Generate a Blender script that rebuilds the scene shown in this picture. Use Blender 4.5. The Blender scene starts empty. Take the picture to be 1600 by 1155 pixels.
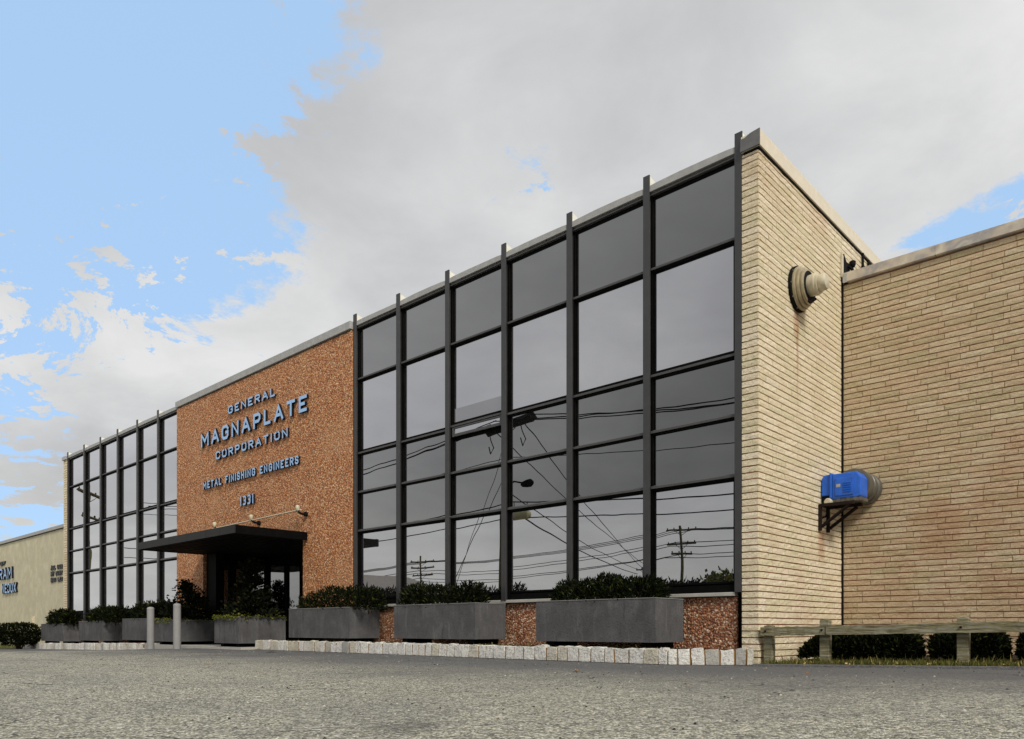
import bpy, math, random
from mathutils import Vector, Matrix
R = math.radians
C = bpy.context.scene.collection
SC = bpy.context.scene

# ------------------------------------------------------------------ camera, sky, sun, exposure
cam_d = bpy.data.cameras.new("camera"); cam = bpy.data.objects.new("camera", cam_d); C.objects.link(cam)
cam_d.sensor_width = 36; cam_d.lens = 26.775; cam_d.shift_y = 0.2528
cam_d.clip_start = 0.05; cam_d.clip_end = 3000
cam.location = (0, 0, 0.46); cam.rotation_euler = (R(90), 0, R(42.8686))
SC.camera = cam

SUN_EL, SUN_AZ = 42.0, 26.0        # azimuth measured from +X towards -Y: sun to the right of and behind the camera
sun_dir = Vector((math.cos(R(SUN_EL)) * math.cos(R(SUN_AZ)), -math.cos(R(SUN_EL)) * math.sin(R(SUN_AZ)), math.sin(R(SUN_EL))))
sd = bpy.data.lights.new("sun", 'SUN'); sd.energy = 1.5; sd.angle = R(14); sd.color = (1.0, 0.93, 0.82)
so = bpy.data.objects.new("sun", sd); C.objects.link(so)
so.rotation_euler = (-sun_dir).to_track_quat('-Z', 'Y').to_euler(); so.location = (20, -20, 30)

SC.view_settings.view_transform = 'Standard'; SC.view_settings.look = 'None'
SC.view_settings.exposure = 1.0; SC.view_settings.gamma = 1.0; SC.view_settings.use_curve_mapping = False

class NT:
    """small node-tree helper"""
    def __init__(s, tree): s.t = tree; s.t.nodes.clear()
    def n(s, typ, ins=None, **kw):
        nd = s.t.nodes.new(typ)
        for k, v in kw.items(): setattr(nd, k, v)
        for k, v in (ins or {}).items(): s.set(nd, k, v)
        return nd
    def set(s, nd, k, v):
        sock = nd.inputs[k]
        if hasattr(v, 'is_output'): s.t.links.new(v, sock)
        elif isinstance(v, bpy.types.Node): s.t.links.new(v.outputs[0], sock)
        else:
            if isinstance(v, tuple) and len(v) == 3 and sock.type == 'RGBA': v = v + (1,)
            sock.default_value = v
    def m(s, op, a, b=None, c=None, clamp=False):
        nd = s.t.nodes.new('ShaderNodeMath'); nd.operation = op; nd.use_clamp = clamp
        s.set(nd, 0, a)
        if b is not None: s.set(nd, 1, b)
        if c is not None: s.set(nd, 2, c)
        return nd.outputs[0]
    def mix(s, f, a, b, blend='MIX'):
        nd = s.t.nodes.new('ShaderNodeMix'); nd.data_type = 'RGBA'; nd.blend_type = blend
        for k, v in ((0, f), (6, a), (7, b)): s.set(nd, k, v)
        return nd.outputs[2]
    def ramp(s, f, stops, interp='LINEAR'):
        nd = s.t.nodes.new('ShaderNodeValToRGB'); cr = nd.color_ramp; cr.interpolation = interp
        while len(cr.elements) < len(stops): cr.elements.new(0.5)
        for e, (p, c) in zip(cr.elements, stops):
            e.position = p; e.color = (c if isinstance(c, tuple) else (c, c, c)) + (1,)
        s.set(nd, 0, f); return nd.outputs[0]
    def noise(s, vec, scale, detail=4, rough=0.55, dist=0.0):
        nd = s.n('ShaderNodeTexNoise', {'Scale': scale, 'Detail': detail, 'Roughness': rough, 'Distortion': dist})
        if vec is not None: s.set(nd, 'Vector', vec)
        return nd.outputs[0]
    def smooth(s, v, a, b):
        nd = s.n('ShaderNodeMapRange', {0: v, 1: a, 2: b, 3: 0.0, 4: 1.0}, interpolation_type='SMOOTHSTEP'); return nd.outputs[0]

def make_world():
    w = bpy.data.worlds.new("World"); SC.world = w; w.use_nodes = True
    t = NT(w.node_tree)
    tc = t.n('ShaderNodeTexCoord').outputs['Generated']
    sky = t.n('ShaderNodeTexSky', sky_type='NISHITA', sun_disc=False, sun_elevation=R(SUN_EL),
              sun_rotation=R(90 + SUN_AZ), altitude=100, air_density=1.0, dust_density=1.2, ozone_density=1.5)
    sep = t.n('ShaderNodeSeparateXYZ', {0: tc})
    k = t.m('ADD', t.m('MAXIMUM', sep.outputs[2], 0.0), 0.22)
    p = t.n('ShaderNodeCombineXYZ', {0: t.m('DIVIDE', sep.outputs[0], k), 1: t.m('DIVIDE', sep.outputs[1], k), 2: sep.outputs[2]}).outputs[0]
    big = t.noise(p, 1.1, 3, 0.5)
    mid = t.noise(p, 2.6, 6, 0.6, 0.3)
    fine = t.noise(p, 16.0, 6, 0.72)
    def blob(d, r0, r1):                     # an opening in the cloud around a direction of the sky
        d = Vector(d).normalized()
        dot = t.n('ShaderNodeVectorMath', {0: tc, 1: tuple(d)}, operation='DOT_PRODUCT').outputs['Value']
        return t.smooth(dot, math.cos(R(r0)), math.cos(R(r1)))
    left = blob((-1.234, 0.2185, 0.909), 27, 9)
    low = blob((-1.16, 0.287, 0.187), 9, 2)
    right = blob((-0.20, 1.168, 0.43), 9.5, 2)
    dot3 = blob((-0.69, 0.74, 0.60), 5, 1.5)
    b = t.m('ADD', t.m('ADD', left, t.m('MULTIPLY', right, 0.62)), t.m('MULTIPLY', dot3, 0.33))
    b = t.m('ADD', t.m('ADD', b, t.m('MULTIPLY', low, 0.6)), t.m('MULTIPLY', t.m('SUBTRACT', mid, 0.5), 1.9))
    b = t.m('ADD', b, t.m('MULTIPLY', t.m('SUBTRACT', fine, 0.5), 0.75))
    b = t.m('SUBTRACT', b, t.m('MULTIPLY', t.smooth(t.noise(p, 3.4, 8, 0.70, 0.5), 0.46, 0.62), t.m('SUBTRACT', 0.95, t.m('MULTIPLY', blob((-1.10, 0.36, 0.95), 15, 6), 0.70))))
    blue = t.smooth(b, 0.34, 0.56)
    shade = t.m('ADD', t.m('MULTIPLY', big, 0.6), t.m('MULTIPLY', mid, 0.4))
    cloud = t.ramp(shade, [(0.33, (4.75, 4.8, 4.95)), (0.45, (5.7, 5.75, 5.85)), (0.53, (6.5, 6.55, 6.6)), (0.63, (7.7, 7.7, 7.7))])
    lowb = t.smooth(sep.outputs[2], 0.22, 0.06)
    cloud = t.mix(t.m('MULTIPLY', lowb, 0.35), cloud, (5.9, 5.85, 5.0))      # warmer haze low over the land
    skyc = t.mix(0.78, sky.outputs[0], (4.7, 7.1, 10.4))      # thin veil over the clear sky
    col = t.mix(blue, cloud, skyc)
    bg = t.n('ShaderNodeBackground', {'Color': col, 'Strength': 0.0515})
    out = t.n('ShaderNodeOutputWorld', {'Surface': bg.outputs[0]})
make_world()

# ------------------------------------------------------------------ materials
M = {}
def mat(name, fn):
    m = bpy.data.materials.new(name); m.use_nodes = True
    t = NT(m.node_tree)
    out = t.n('ShaderNodeOutputMaterial')
    sh = fn(t)
    t.t.links.new(sh.outputs[0], out.inputs[0]); M[name] = m; return m
def pbsdf(t, col, rough=0.8, metal=0.0, spec=0.3, bump=None, bs=0.4, bd=0.01):
    nd = t.n('ShaderNodeBsdfPrincipled', {'Base Color': col, 'Roughness': rough, 'Metallic': metal, 'Specular IOR Level': spec})
    if bump is not None:
        bp = t.n('ShaderNodeBump', {'Strength': bs, 'Distance': bd, 'Height': bump}); t.set(nd, 'Normal', bp.outputs[0])
    return nd
def wpos(t): return t.n('ShaderNodeNewGeometry').outputs['Position']
def rnd(t):
    g = t.n('ShaderNodeNewGeometry').outputs['Random Per Island']; o = t.n('ShaderNodeObjectInfo').outputs['Random']
    return t.m('FRACT', t.m('ADD', g, t.m('MULTIPLY', o, 7.31)))

def f_brick(c0, c1, c2, stain):
    def f(t):
        p = wpos(t); r = rnd(t)
        base = t.ramp(r, [(0.0, c0), (0.5, c1), (1.0, c2)])
        n1 = t.noise(p, 0.55, 3, 0.6); n2 = t.noise(p, 24, 5, 0.7); n3 = t.noise(p, 90, 3, 0.7)
        col = t.mix(t.m('MULTIPLY', t.smooth(n1, 0.47, 0.72), stain), base, (0.44, 0.22, 0.12))
        col = t.mix(t.m('MULTIPLY', t.smooth(n2, 0.54, 0.68), 0.42), col, (0.36, 0.32, 0.20))
        col = t.mix(t.m('MULTIPLY', t.smooth(n3, 0.55, 0.66), 0.60), col, (0.13, 0.10, 0.06))
        col = t.mix(t.m('MULTIPLY', t.smooth(n2, 0.46, 0.34), 0.35), col, (0.80, 0.74, 0.58))
        # rust run below the exhaust vent and the fan bracket
        sp = t.n('ShaderNodeSeparateXYZ', {0: p}); yj = t.m('ADD', sp.outputs[1], t.m('MULTIPLY', t.m('SUBTRACT', n2, 0.5), 0.10))
        for (yc, za, zb, wd_) in ((10.43, 4.25, 4.86, 0.13), (10.47, 3.2, 4.7, 0.05), (11.35, 1.2, 1.9, 0.20)):
            k = t.m('MULTIPLY', t.smooth(t.m('ABSOLUTE', t.m('SUBTRACT', yj, yc)), wd_, wd_ * 0.25), t.m('MULTIPLY', t.smooth(sp.outputs[2], za, zb - 0.1), t.smooth(sp.outputs[2], zb + 0.02, zb)))
            col = t.mix(t.m('MULTIPLY', k, 0.6 if stain < 0.5 else 0.0), col, (0.40, 0.18, 0.08))
        h = t.m('ADD', t.m('MULTIPLY', n2, 0.6), t.m('MULTIPLY', n3, 0.4))
        return pbsdf(t, col, 0.9, 0, 0.15, h, 1.0, 0.03)
    return f
mat('split_brick', f_brick((0.74, 0.67, 0.46), (0.81, 0.70, 0.50), (0.86, 0.77, 0.59), 0.30))
mat('wing_brick', f_brick((0.53, 0.45, 0.28), (0.60, 0.455, 0.30), (0.65, 0.55, 0.38), 0.60))
def f_mortar(t):
    p = wpos(t); n = t.noise(p, 9, 4, 0.6)
    return pbsdf(t, t.ramp(n, [(0.3, (0.30, 0.11, 0.05)), (0.7, (0.46, 0.22, 0.12))]), 0.95, 0, 0.1, t.noise(p, 60), 0.5)
mat('mortar', f_mortar)

def f_pebble(t, dark=False):
    p = wpos(t)
    warp = t.n('ShaderNodeVectorMath', {0: p, 1: (1.0, 1.0, 1.0)}, operation='MULTIPLY').outputs[0]
    v = t.n('ShaderNodeTexVoronoi', {'Vector': warp, 'Scale': 32.0, 'Randomness': 1.0}, feature='F1')
    v2 = t.n('ShaderNodeTexVoronoi', {'Vector': warp, 'Scale': 64.0, 'Randomness': 1.0}, feature='F1')
    r = t.n('ShaderNodeSeparateColor', {0: v.outputs['Color']}).outputs[0]
    r2 = t.n('ShaderNodeSeparateColor', {0: v2.outputs['Color']}).outputs[0]
    stops = [(0.0, (0.13, 0.030, 0.014)), (0.18, (0.34, 0.10, 0.040)), (0.40, (0.50, 0.185, 0.066)), (0.62, (0.58, 0.24, 0.085)), (0.80, (0.70, 0.39, 0.18)), (0.93, (0.88, 0.66, 0.43))]
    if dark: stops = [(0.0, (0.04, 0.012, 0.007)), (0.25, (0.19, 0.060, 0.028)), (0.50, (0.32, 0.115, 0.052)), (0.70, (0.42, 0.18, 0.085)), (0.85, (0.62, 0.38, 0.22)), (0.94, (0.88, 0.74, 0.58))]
    col = t.mix(0.5, t.ramp(r, stops), t.ramp(r2, stops))
    edge = t.smooth(v.outputs['Distance'], 0.42, 0.75)
    col = t.mix(t.m('MULTIPLY', edge, 0.6), col, (0.10, 0.035, 0.018))
    zone = t.noise(p, 0.8, 3, 0.6)
    col = t.mix(t.m('MULTIPLY', t.smooth(zone, 0.5, 0.72), 0.30), col, (0.55, 0.32, 0.17))
    h = t.m('SUBTRACT', 1.0, v.outputs['Distance'])
    return pbsdf(t, col, 0.75, 0, 0.3, t.m('ADD', h, t.m('MULTIPLY', r, 0.5)), 0.8, 0.018)
mat('pebble_aggregate', f_pebble)
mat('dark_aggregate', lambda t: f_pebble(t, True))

def f_asphalt(t):
    p = wpos(t)
    v = t.n('ShaderNodeTexVoronoi', {'Vector': p, 'Scale': 100.0}, feature='F1')
    v2 = t.n('ShaderNodeTexVoronoi', {'Vector': p, 'Scale': 34.0}, feature='F1')
    r = t.n('ShaderNodeSeparateColor', {0: v.outputs['Color']}).outputs[0]
    r2 = t.n('ShaderNodeSeparateColor', {0: v2.outputs['Color']}).outputs[0]
    stops = [(0.0, (0.035, 0.035, 0.04)), (0.22, (0.15, 0.15, 0.155)), (0.45, (0.27, 0.262, 0.195)), (0.70, (0.36, 0.348, 0.25)), (0.85, (0.90, 0.87, 0.73))]
    col = t.mix(0.24, t.ramp(r, stops), t.ramp(r2, stops))
    big = t.noise(p, 0.7, 4, 0.6); st = t.noise(p, 0.16, 3, 0.5)
    col = t.mix(t.m('MULTIPLY', t.smooth(big, 0.44, 0.66), 0.30), col, (0.16, 0.16, 0.165))
    # darker bluish tone fading in towards the kerb
    sep = t.n('ShaderNodeSeparateXYZ', {0: p})
    yy = t.m('ADD', sep.outputs[1], t.m('MULTIPLY', t.m('SUBTRACT', big, 0.5), 2.2))
    col = t.mix(t.m('MULTIPLY', t.smooth(yy, 3.4, 7.6), 0.86), col, (0.118, 0.120, 0.130))
    tar = t.noise(p, 1.3, 5, 0.6, 0.6)
    col = t.mix(t.m('MULTIPLY', t.smooth(tar, 0.66, 0.72), 0.5), col, (0.06, 0.06, 0.062))
    # settlement cracks, oil drips and trodden-in dirt
    wp = t.n('ShaderNodeVectorMath', {0: p, 1: t.n('ShaderNodeVectorMath', {0: t.n('ShaderNodeTexNoise', {'Vector': p, 'Scale': 1.7, 'Detail': 5}).outputs[1], 1: (0.9, 0.9, 0.0)}, operation='MULTIPLY').outputs[0]}, operation='ADD').outputs[0]
    ce = t.n('ShaderNodeTexVoronoi', {'Vector': wp, 'Scale': 0.42}, feature='DISTANCE_TO_EDGE').outputs['Distance']
    ck = t.m('MULTIPLY', t.smooth(ce, 0.008, 0.002), t.smooth(t.noise(p, 0.5, 2), 0.50, 0.58))
    col = t.mix(t.m('MULTIPLY', ck, 0.8), col, (0.03, 0.03, 0.03))
    oil = t.n('ShaderNodeTexVoronoi', {'Vector': p, 'Scale': 0.55}, feature='F1').outputs['Distance']
    oilm = t.m('MULTIPLY', t.smooth(t.m('ADD', oil, t.m('MULTIPLY', t.m('SUBTRACT', tar, 0.5), 0.35)), 0.20, 0.06), 0.55)
    col = t.mix(oilm, col, (0.07, 0.07, 0.072))
    h = t.m('ADD', t.m('SUBTRACT', 1.0, v.outputs['Distance']), t.m('MULTIPLY', r, 0.8))
    return pbsdf(t, col, 0.85, 0, 0.25, h, 1.0, 0.012)
mat('asphalt', f_asphalt)

def f_concrete(c, var=0.35, rough=0.85):
    def f(t):
        p = wpos(t); n = t.noise(p, 3.0, 5, 0.65); n2 = t.noise(p, 45, 4, 0.7)
        col = t.mix(t.m('MULTIPLY', t.smooth(n, 0.35, 0.7), var), c, tuple(x * 1.5 for x in c))
        col = t.mix(t.m('MULTIPLY', t.smooth(n2, 0.55, 0.7), 0.35), col, tuple(x * 0.55 for x in c))
        return pbsdf(t, col, rough, 0, 0.25, n2, 0.35, 0.01)
    return f
def f_planter(t):
    p = wpos(t); q = t.n('ShaderNodeVectorMath', {0: p, 1: (9.0, 9.0, 1.6)}, operation='MULTIPLY').outputs[0]
    n = t.noise(p, 2.4, 5, 0.7); st = t.noise(q, 1.0, 5, 0.65); n2 = t.noise(p, 42, 4, 0.7)
    col = t.ramp(n, [(0.32, (0.072, 0.072, 0.076)), (0.52, (0.092, 0.092, 0.096)), (0.70, (0.125, 0.125, 0.126))])
    col = t.mix(t.m('MULTIPLY', t.smooth(st, 0.54, 0.70), 0.45), col, (0.17, 0.17, 0.168))
    col = t.mix(t.m('MULTIPLY', t.smooth(st, 0.44, 0.33), 0.45), col, (0.045, 0.045, 0.046))
    col = t.mix(t.m('MULTIPLY', t.smooth(n2, 0.54, 0.66), 0.5), col, (0.04, 0.04, 0.042))
    return pbsdf(t, col, 0.9, 0, 0.2, n2, 0.6, 0.012)
mat('planter_concrete', f_planter)
mat('rim_concrete', f_concrete((0.16, 0.16, 0.155)))
mat('pale_concrete', f_concrete((0.36, 0.35, 0.32)))
mat('bollard_paint', f_concrete((0.25, 0.25, 0.25), 0.25, 0.6))
mat('granite', lambda t: pbsdf(t, t.mix(t.m('MULTIPLY', t.smooth(t.noise(wpos(t), 32, 5, 0.75), 0.48, 0.64), 0.6),
        t.ramp(rnd(t), [(0.0, (0.36, 0.36, 0.35)), (0.25, (0.58, 0.54, 0.43)), (0.55, (0.68, 0.67, 0.64)), (1.0, (0.78, 0.77, 0.72))]), (0.22, 0.21, 0.20)), 0.8, 0, 0.3, t.noise(wpos(t), 30, 5, 0.7), 1.0, 0.03))
mat('grit', lambda t: pbsdf(t, t.ramp(rnd(t), [(0.0, (0.02, 0.02, 0.02)), (0.4, (0.10, 0.09, 0.07)), (0.6, (0.45, 0.43, 0.36)), (1.0, (0.75, 0.72, 0.62))], 'CONSTANT'), 0.9))
mat('kerb_mortar', f_concrete((0.24, 0.14, 0.05)))
mat('soil', lambda t: pbsdf(t, t.ramp(t.noise(wpos(t), 22, 5, 0.7), [(0.3, (0.02, 0.016, 0.012)), (0.6, (0.05, 0.04, 0.025)), (0.75, (0.10, 0.085, 0.05))]), 0.95, 0, 0.1, t.noise(wpos(t), 40, 4), 1.0, 0.03))
mat('lawn', lambda t: pbsdf(t, t.ramp(t.noise(wpos(t), 5, 5, 0.7), [(0.3, (0.07, 0.085, 0.03)), (0.7, (0.22, 0.21, 0.09))]), 0.95, 0, 0.1, t.noise(wpos(t), 30, 4), 1.0, 0.05))

def f_paint(c, rough=0.45, spec=0.4, metal=0.0, var=0.3):
    def f(t):
        n = t.noise(wpos(t), 7, 5, 0.65)
        return pbsdf(t, t.mix(t.m('MULTIPLY', t.smooth(n, 0.4, 0.7), var), c, tuple(min(1, x * 1.6 + 0.004) for x in c)), rough, metal, spec)
    return f
mat('dark_bronze', f_paint((0.036, 0.036, 0.038), 0.40, 0.5))
mat('black_frame', f_paint((0.003, 0.003, 0.003), 0.65, 0.06))
mat('grey_rail', f_paint((0.060, 0.060, 0.062), 0.45, 0.4))
mat('galvanised', f_paint((0.40, 0.40, 0.39), 0.45, 0.5, 0.35, 0.4))
mat('cap_metal', f_paint((0.72, 0.71, 0.62), 0.5, 0.4, 0, 0.2))
mat('grey_coping', f_paint((0.12, 0.12, 0.122), 0.5, 0.4))
mat('light_coping', f_paint((0.33, 0.33, 0.325), 0.5, 0.4))
mat('cream_coping', f_paint((0.66, 0.60, 0.48), 0.55, 0.3, 0, 0.15))
def f_wingcoping(t):
    p = wpos(t); n = t.noise(p, 2.6, 4, 0.6, 0.5)
    return pbsdf(t, t.ramp(n, [(0.36, (0.62, 0.57, 0.46)), (0.5, (0.50, 0.44, 0.37)), (0.60, (0.33, 0.32, 0.32)), (0.72, (0.60, 0.56, 0.47))]), 0.5, 0.1, 0.4)
mat('weathered_coping', f_wingcoping)
mat('canopy_metal', f_paint((0.011, 0.011, 0.0115), 0.5, 0.25))
mat('letter_blue', f_paint((0.32, 0.52, 0.84), 0.4, 0.4, 0, 0.15))
mat('letter_side', f_paint((0.008, 0.010, 0.016), 0.5, 0.2))
mat('letter_dark', f_paint((0.05, 0.05, 0.06), 0.5, 0.3))
mat('fan_blue', f_paint((0.012, 0.11, 0.55), 0.35, 0.5, 0, 0.4))
mat('rusty_iron', f_paint((0.012, 0.006, 0.005), 0.7, 0.2, 0, 0.6))
mat('dull_steel', f_paint((0.13, 0.125, 0.11), 0.4, 0.5, 0.5, 0.5))
mat('cream_metal', f_paint((0.52, 0.47, 0.35), 0.4, 0.45, 0.1, 0.4))
mat('vent_metal', f_paint((0.34, 0.29, 0.19), 0.35, 0.5, 0.35, 0.5))
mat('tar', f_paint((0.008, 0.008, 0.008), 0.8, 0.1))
mat('roofing', f_concrete((0.16, 0.15, 0.14)))
mat('wire_black', f_paint((0.006, 0.006, 0.006), 0.8, 0.05))
mat('lamp_glass', f_paint((0.55, 0.52, 0.38), 0.3, 0.5))
mat('cable_case', f_paint((0.20, 0.19, 0.10), 0.6, 0.3))
mat('red_cladding', f_paint((0.35, 0.05, 0.05), 0.6, 0.3))
mat('pole_wood', lambda t: pbsdf(t, t.ramp(t.noise(wpos(t), 6, 4, 0.6), [(0.3, (0.035, 0.032, 0.018)), (0.7, (0.08, 0.07, 0.035))]), 0.9, 0, 0.1))
def f_railwood(t):
    p = wpos(t)
    q = t.n('ShaderNodeVectorMath', {0: p, 1: (3.0, 3.0, 26.0)}, operation='MULTIPLY').outputs[0]
    n = t.noise(q, 1.6, 6, 0.65, 0.4); n2 = t.noise(p, 9, 5, 0.7)
    col = t.ramp(n, [(0.28, (0.085, 0.072, 0.05)), (0.46, (0.19, 0.17, 0.09)), (0.60, (0.27, 0.26, 0.20)), (0.76, (0.36, 0.33, 0.20))])
    col = t.mix(t.m('MULTIPLY', t.smooth(n2, 0.52, 0.7), 0.6), col, (0.10, 0.085, 0.075))
    return pbsdf(t, col, 0.9, 0, 0.1, n, 0.8, 0.02)
mat('weathered_wood', f_railwood)
def f_leaf(a, b, c):
    def f(t):
        r = rnd(t)
        return pbsdf(t, t.ramp(r, [(0.0, a), (0.82, b), (1.0, c)]), 0.8, 0, 0.05)
    return f
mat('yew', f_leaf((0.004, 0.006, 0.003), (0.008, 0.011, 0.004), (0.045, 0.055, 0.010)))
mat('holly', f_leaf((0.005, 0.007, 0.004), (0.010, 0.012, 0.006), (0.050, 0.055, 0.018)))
mat('ivy', f_leaf((0.06, 0.07, 0.012), (0.12, 0.13, 0.02), (0.22, 0.22, 0.04)))
mat('far_leaf', f_leaf((0.04, 0.045, 0.012), (0.08, 0.085, 0.02), (0.13, 0.11, 0.03)))
mat('grass', f_leaf((0.05, 0.06, 0.014), (0.11, 0.11, 0.03), (0.40, 0.30, 0.11)))
mat('dry_leaf', f_leaf((0.30, 0.12, 0.03), (0.42, 0.22, 0.06), (0.55, 0.40, 0.14)))
mat('yellow_leaf', f_leaf((0.45, 0.30, 0.07), (0.55, 0.42, 0.15), (0.62, 0.36, 0.16)))
mat('twig', f_paint((0.03, 0.022, 0.014), 0.9, 0.1))
def f_beige(t):
    p = wpos(t); n = t.noise(p, 2.2, 5, 0.65, 0.3); n2 = t.noise(p, 9, 4, 0.7)
    col = t.ramp(n, [(0.3, (0.46, 0.43, 0.31)), (0.5, (0.53, 0.49, 0.36)), (0.7, (0.62, 0.58, 0.43))])
    col = t.mix(t.m('MULTIPLY', t.smooth(n2, 0.5, 0.7), 0.3), col, (0.64, 0.62, 0.40))
    return pbsdf(t, col, 0.85, 0, 0.2)
mat('beige_panel', f_beige)

def f_glass(f0, power, tint, base, wob):
    """coated glazing: a dark tinted pane whose mirror share follows Schlick's curve"""
    def f(t):
        lw = t.n('ShaderNodeLayerWeight', {'Blend': 0.5}).outputs['Facing']
        p = wpos(t)
        bp = t.n('ShaderNodeBump', {'Strength': 1.0, 'Distance': wob, 'Height': t.noise(p, 1.5, 1, 0.4)})
        fac = t.m('ADD', f0, t.m('MULTIPLY', 1 - f0, t.m('POWER', lw, power)), clamp=True)
        gl = t.n('ShaderNodeBsdfGlossy', {'Color': tint, 'Roughness': 0.0, 'Normal': bp.outputs[0]})
        oi = t.n('ShaderNodeObjectInfo').outputs['Random']
        df = t.n('ShaderNodeBsdfDiffuse', {'Color': t.mix(oi, tuple(x * 0.4 for x in base), tuple(x * 1.5 for x in base))})
        return t.n('ShaderNodeMixShader', {0: fac, 1: df.outputs[0], 2: gl.outputs[0]})
    return f
mat('window_glass', f_glass(0.42, 1.40, (0.97, 0.97, 1.0), (0.016, 0.016, 0.017), 0.0007))
mat('spandrel_glass', f_glass(0.115, 1.5, (0.97, 0.97, 0.97), (0.006, 0.006, 0.006), 0.0008))
mat('hazy_glass', f_glass(0.16, 1.4, (0.97, 0.97, 1.0), (0.04, 0.04, 0.04), 0.0007))
mat('door_glass', f_glass(0.50, 1.4, (0.95, 0.95, 0.96), (0.01, 0.01, 0.01), 0.0006))

# ------------------------------------------------------------------ mesh helpers
class MB:
    def __init__(s): s.v = []; s.f = []; s.mi = []
    def face(s, idx, mi=0): s.f.append(idx); s.mi.append(mi)
    def box(s, x0, x1, y0, y1, z0, z1, mi=0):
        b = len(s.v)
        s.v += [(x0, y0, z0), (x1, y0, z0), (x1, y1, z0), (x0, y1, z0), (x0, y0, z1), (x1, y0, z1), (x1, y1, z1), (x0, y1, z1)]
        for q in ((0, 3, 2, 1), (4, 5, 6, 7), (0, 1, 5, 4), (1, 2, 6, 5), (2, 3, 7, 6), (3, 0, 4, 7)): s.face([b + i for i in q], mi)
        return s
    def prism(s, poly, axis, a, b, mi=0):
        """poly: 2-D outline; axis 'x': outline in (y,z); 'y': (x,z); 'z': (x,y)"""
        n = len(poly); o = len(s.v)
        for w in (a, b):
            for (p, q) in poly: s.v.append({'x': (w, p, q), 'y': (p, w, q), 'z': (p, q, w)}[axis])
        s.face([o + i for i in range(n)][::-1], mi); s.face([o + n + i for i in range(n)], mi)
        for i in range(n): j = (i + 1) % n; s.face([o + i, o + j, o + n + j, o + n + i], mi)
        return s
    def tube(s, pts, r, n=8, cap=True, mi=0):
        pts = [Vector(p) for p in pts]; rs = r if isinstance(r, (list, tuple)) else [r] * len(pts)
        up = None; rings = []
        for i, p in enumerate(pts):
            d = (pts[min(i + 1, len(pts) - 1)] - pts[max(i - 1, 0)]).normalized()
            if up is None: up = Vector((0, 0, 1)) if abs(d.z) < 0.9 else Vector((1, 0, 0))
            a = d.cross(up).normalized(); b = a.cross(d).normalized(); up = b
            o = len(s.v); rings.append(o)
            for k in range(n):
                t = 2 * math.pi * k / n; q = p + (a * math.cos(t) + b * math.sin(t)) * rs[i]; s.v.append(tuple(q))
        for i in range(len(rings) - 1):
            for k in range(n):
                j = (k + 1) % n; s.face([rings[i] + k, rings[i] + j, rings[i + 1] + j, rings[i + 1] + k], mi)
        if cap:
            s.face([rings[0] + k for k in range(n)][::-1], mi); s.face([rings[-1] + k for k in range(n)], mi)
        return s
    def lathe(s, prof, n=24, center=(0, 0, 0), axis='z', mi=0):
        """prof: (radius, along)"""
        o = len(s.v); c = Vector(center)
        for (r, h) in prof:
            for k in range(n):
                t = 2 * math.pi * k / n; a, b = r * math.cos(t), r * math.sin(t)
                q = {'z': (a, b, h), 'x': (h, a, b), 'y': (b, h, a)}[axis]; s.v.append(tuple(c + Vector(q)))
        for i in range(len(prof) - 1):
            for k in range(n):
                j = (k + 1) % n; s.face([o + i * n + k, o + i * n + j, o + (i + 1) * n + j, o + (i + 1) * n + k], mi)
        s.face([o + k for k in range(n)][::-1], mi); s.face([o + (len(prof) - 1) * n + k for k in range(n)], mi)
        return s
    def mesh(s, name, mats):
        me = bpy.data.meshes.new(name); me.from_pydata(s.v, [], s.f)
        for m in (mats if isinstance(mats, (list, tuple)) else [mats]): me.materials.append(M[m])
        if any(s.mi): me.polygons.foreach_set('material_index', s.mi)
        me.update(); return me

def smooth_mesh(me, ang=40):
    me.polygons.foreach_set('use_smooth', [True] * len(me.polygons))
    try: me.set_sharp_from_angle(angle=R(ang))
    except Exception: pass
def link(name, me, parent=None):
    o = bpy.data.objects.new(name, me); C.objects.link(o)
    if parent is not None: o.parent = parent
    return o
def origin(o):
    p = Vector((0, 0, 0))
    while o is not None: p = p + o.location; o = o.parent
    return p
def obj(name, mb, m, parent=None, bev=0.0, smooth=False):
    """mb is in world coordinates; the parents carry no rotation here"""
    if parent is not None:
        off = origin(parent); mb.v = [tuple(Vector(v) - off) for v in mb.v]
    me = mb.mesh(name, m)
    if smooth: smooth_mesh(me)
    o = link(name, me, parent)
    if bev:
        b = o.modifiers.new('bevel', 'BEVEL'); b.width = bev; b.segments = 2; b.limit_method = 'ANGLE'
    return o
def tag(o, label=None, cat=None, group=None, kind=None):
    for k, v in (('label', label), ('category', cat), ('group', group), ('kind', kind)):
        if v: o[k] = v
    return o
def thing(name, label, cat, loc=(0, 0, 0), group=None):
    o = bpy.data.objects.new(name, None); C.objects.link(o); o.location = loc; o.empty_display_size = 0.2
    return tag(o, label, cat, group)
def struct(name, mb, m, parent=None): return tag(obj(name, mb, m, parent), kind='structure')
def copy_tree(o, parent=None):
    c = o.copy(); C.objects.link(c)
    if parent is not None: c.parent = parent
    for ch in list(o.children): copy_tree(ch, c)
    return c

# ------------------------------------------------------------------ ground
def gz(x):
    if x > -4.2: return min(0.022 * (x + 4.2), 0.16)
    if x > -17: return 0.0
    if x > -22:
        t = (-17 - x) / 5; return -0.15 * t * t * (3 - 2 * t)
    return max(-0.15 - 0.0135 * (-22 - x), -0.34)

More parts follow.
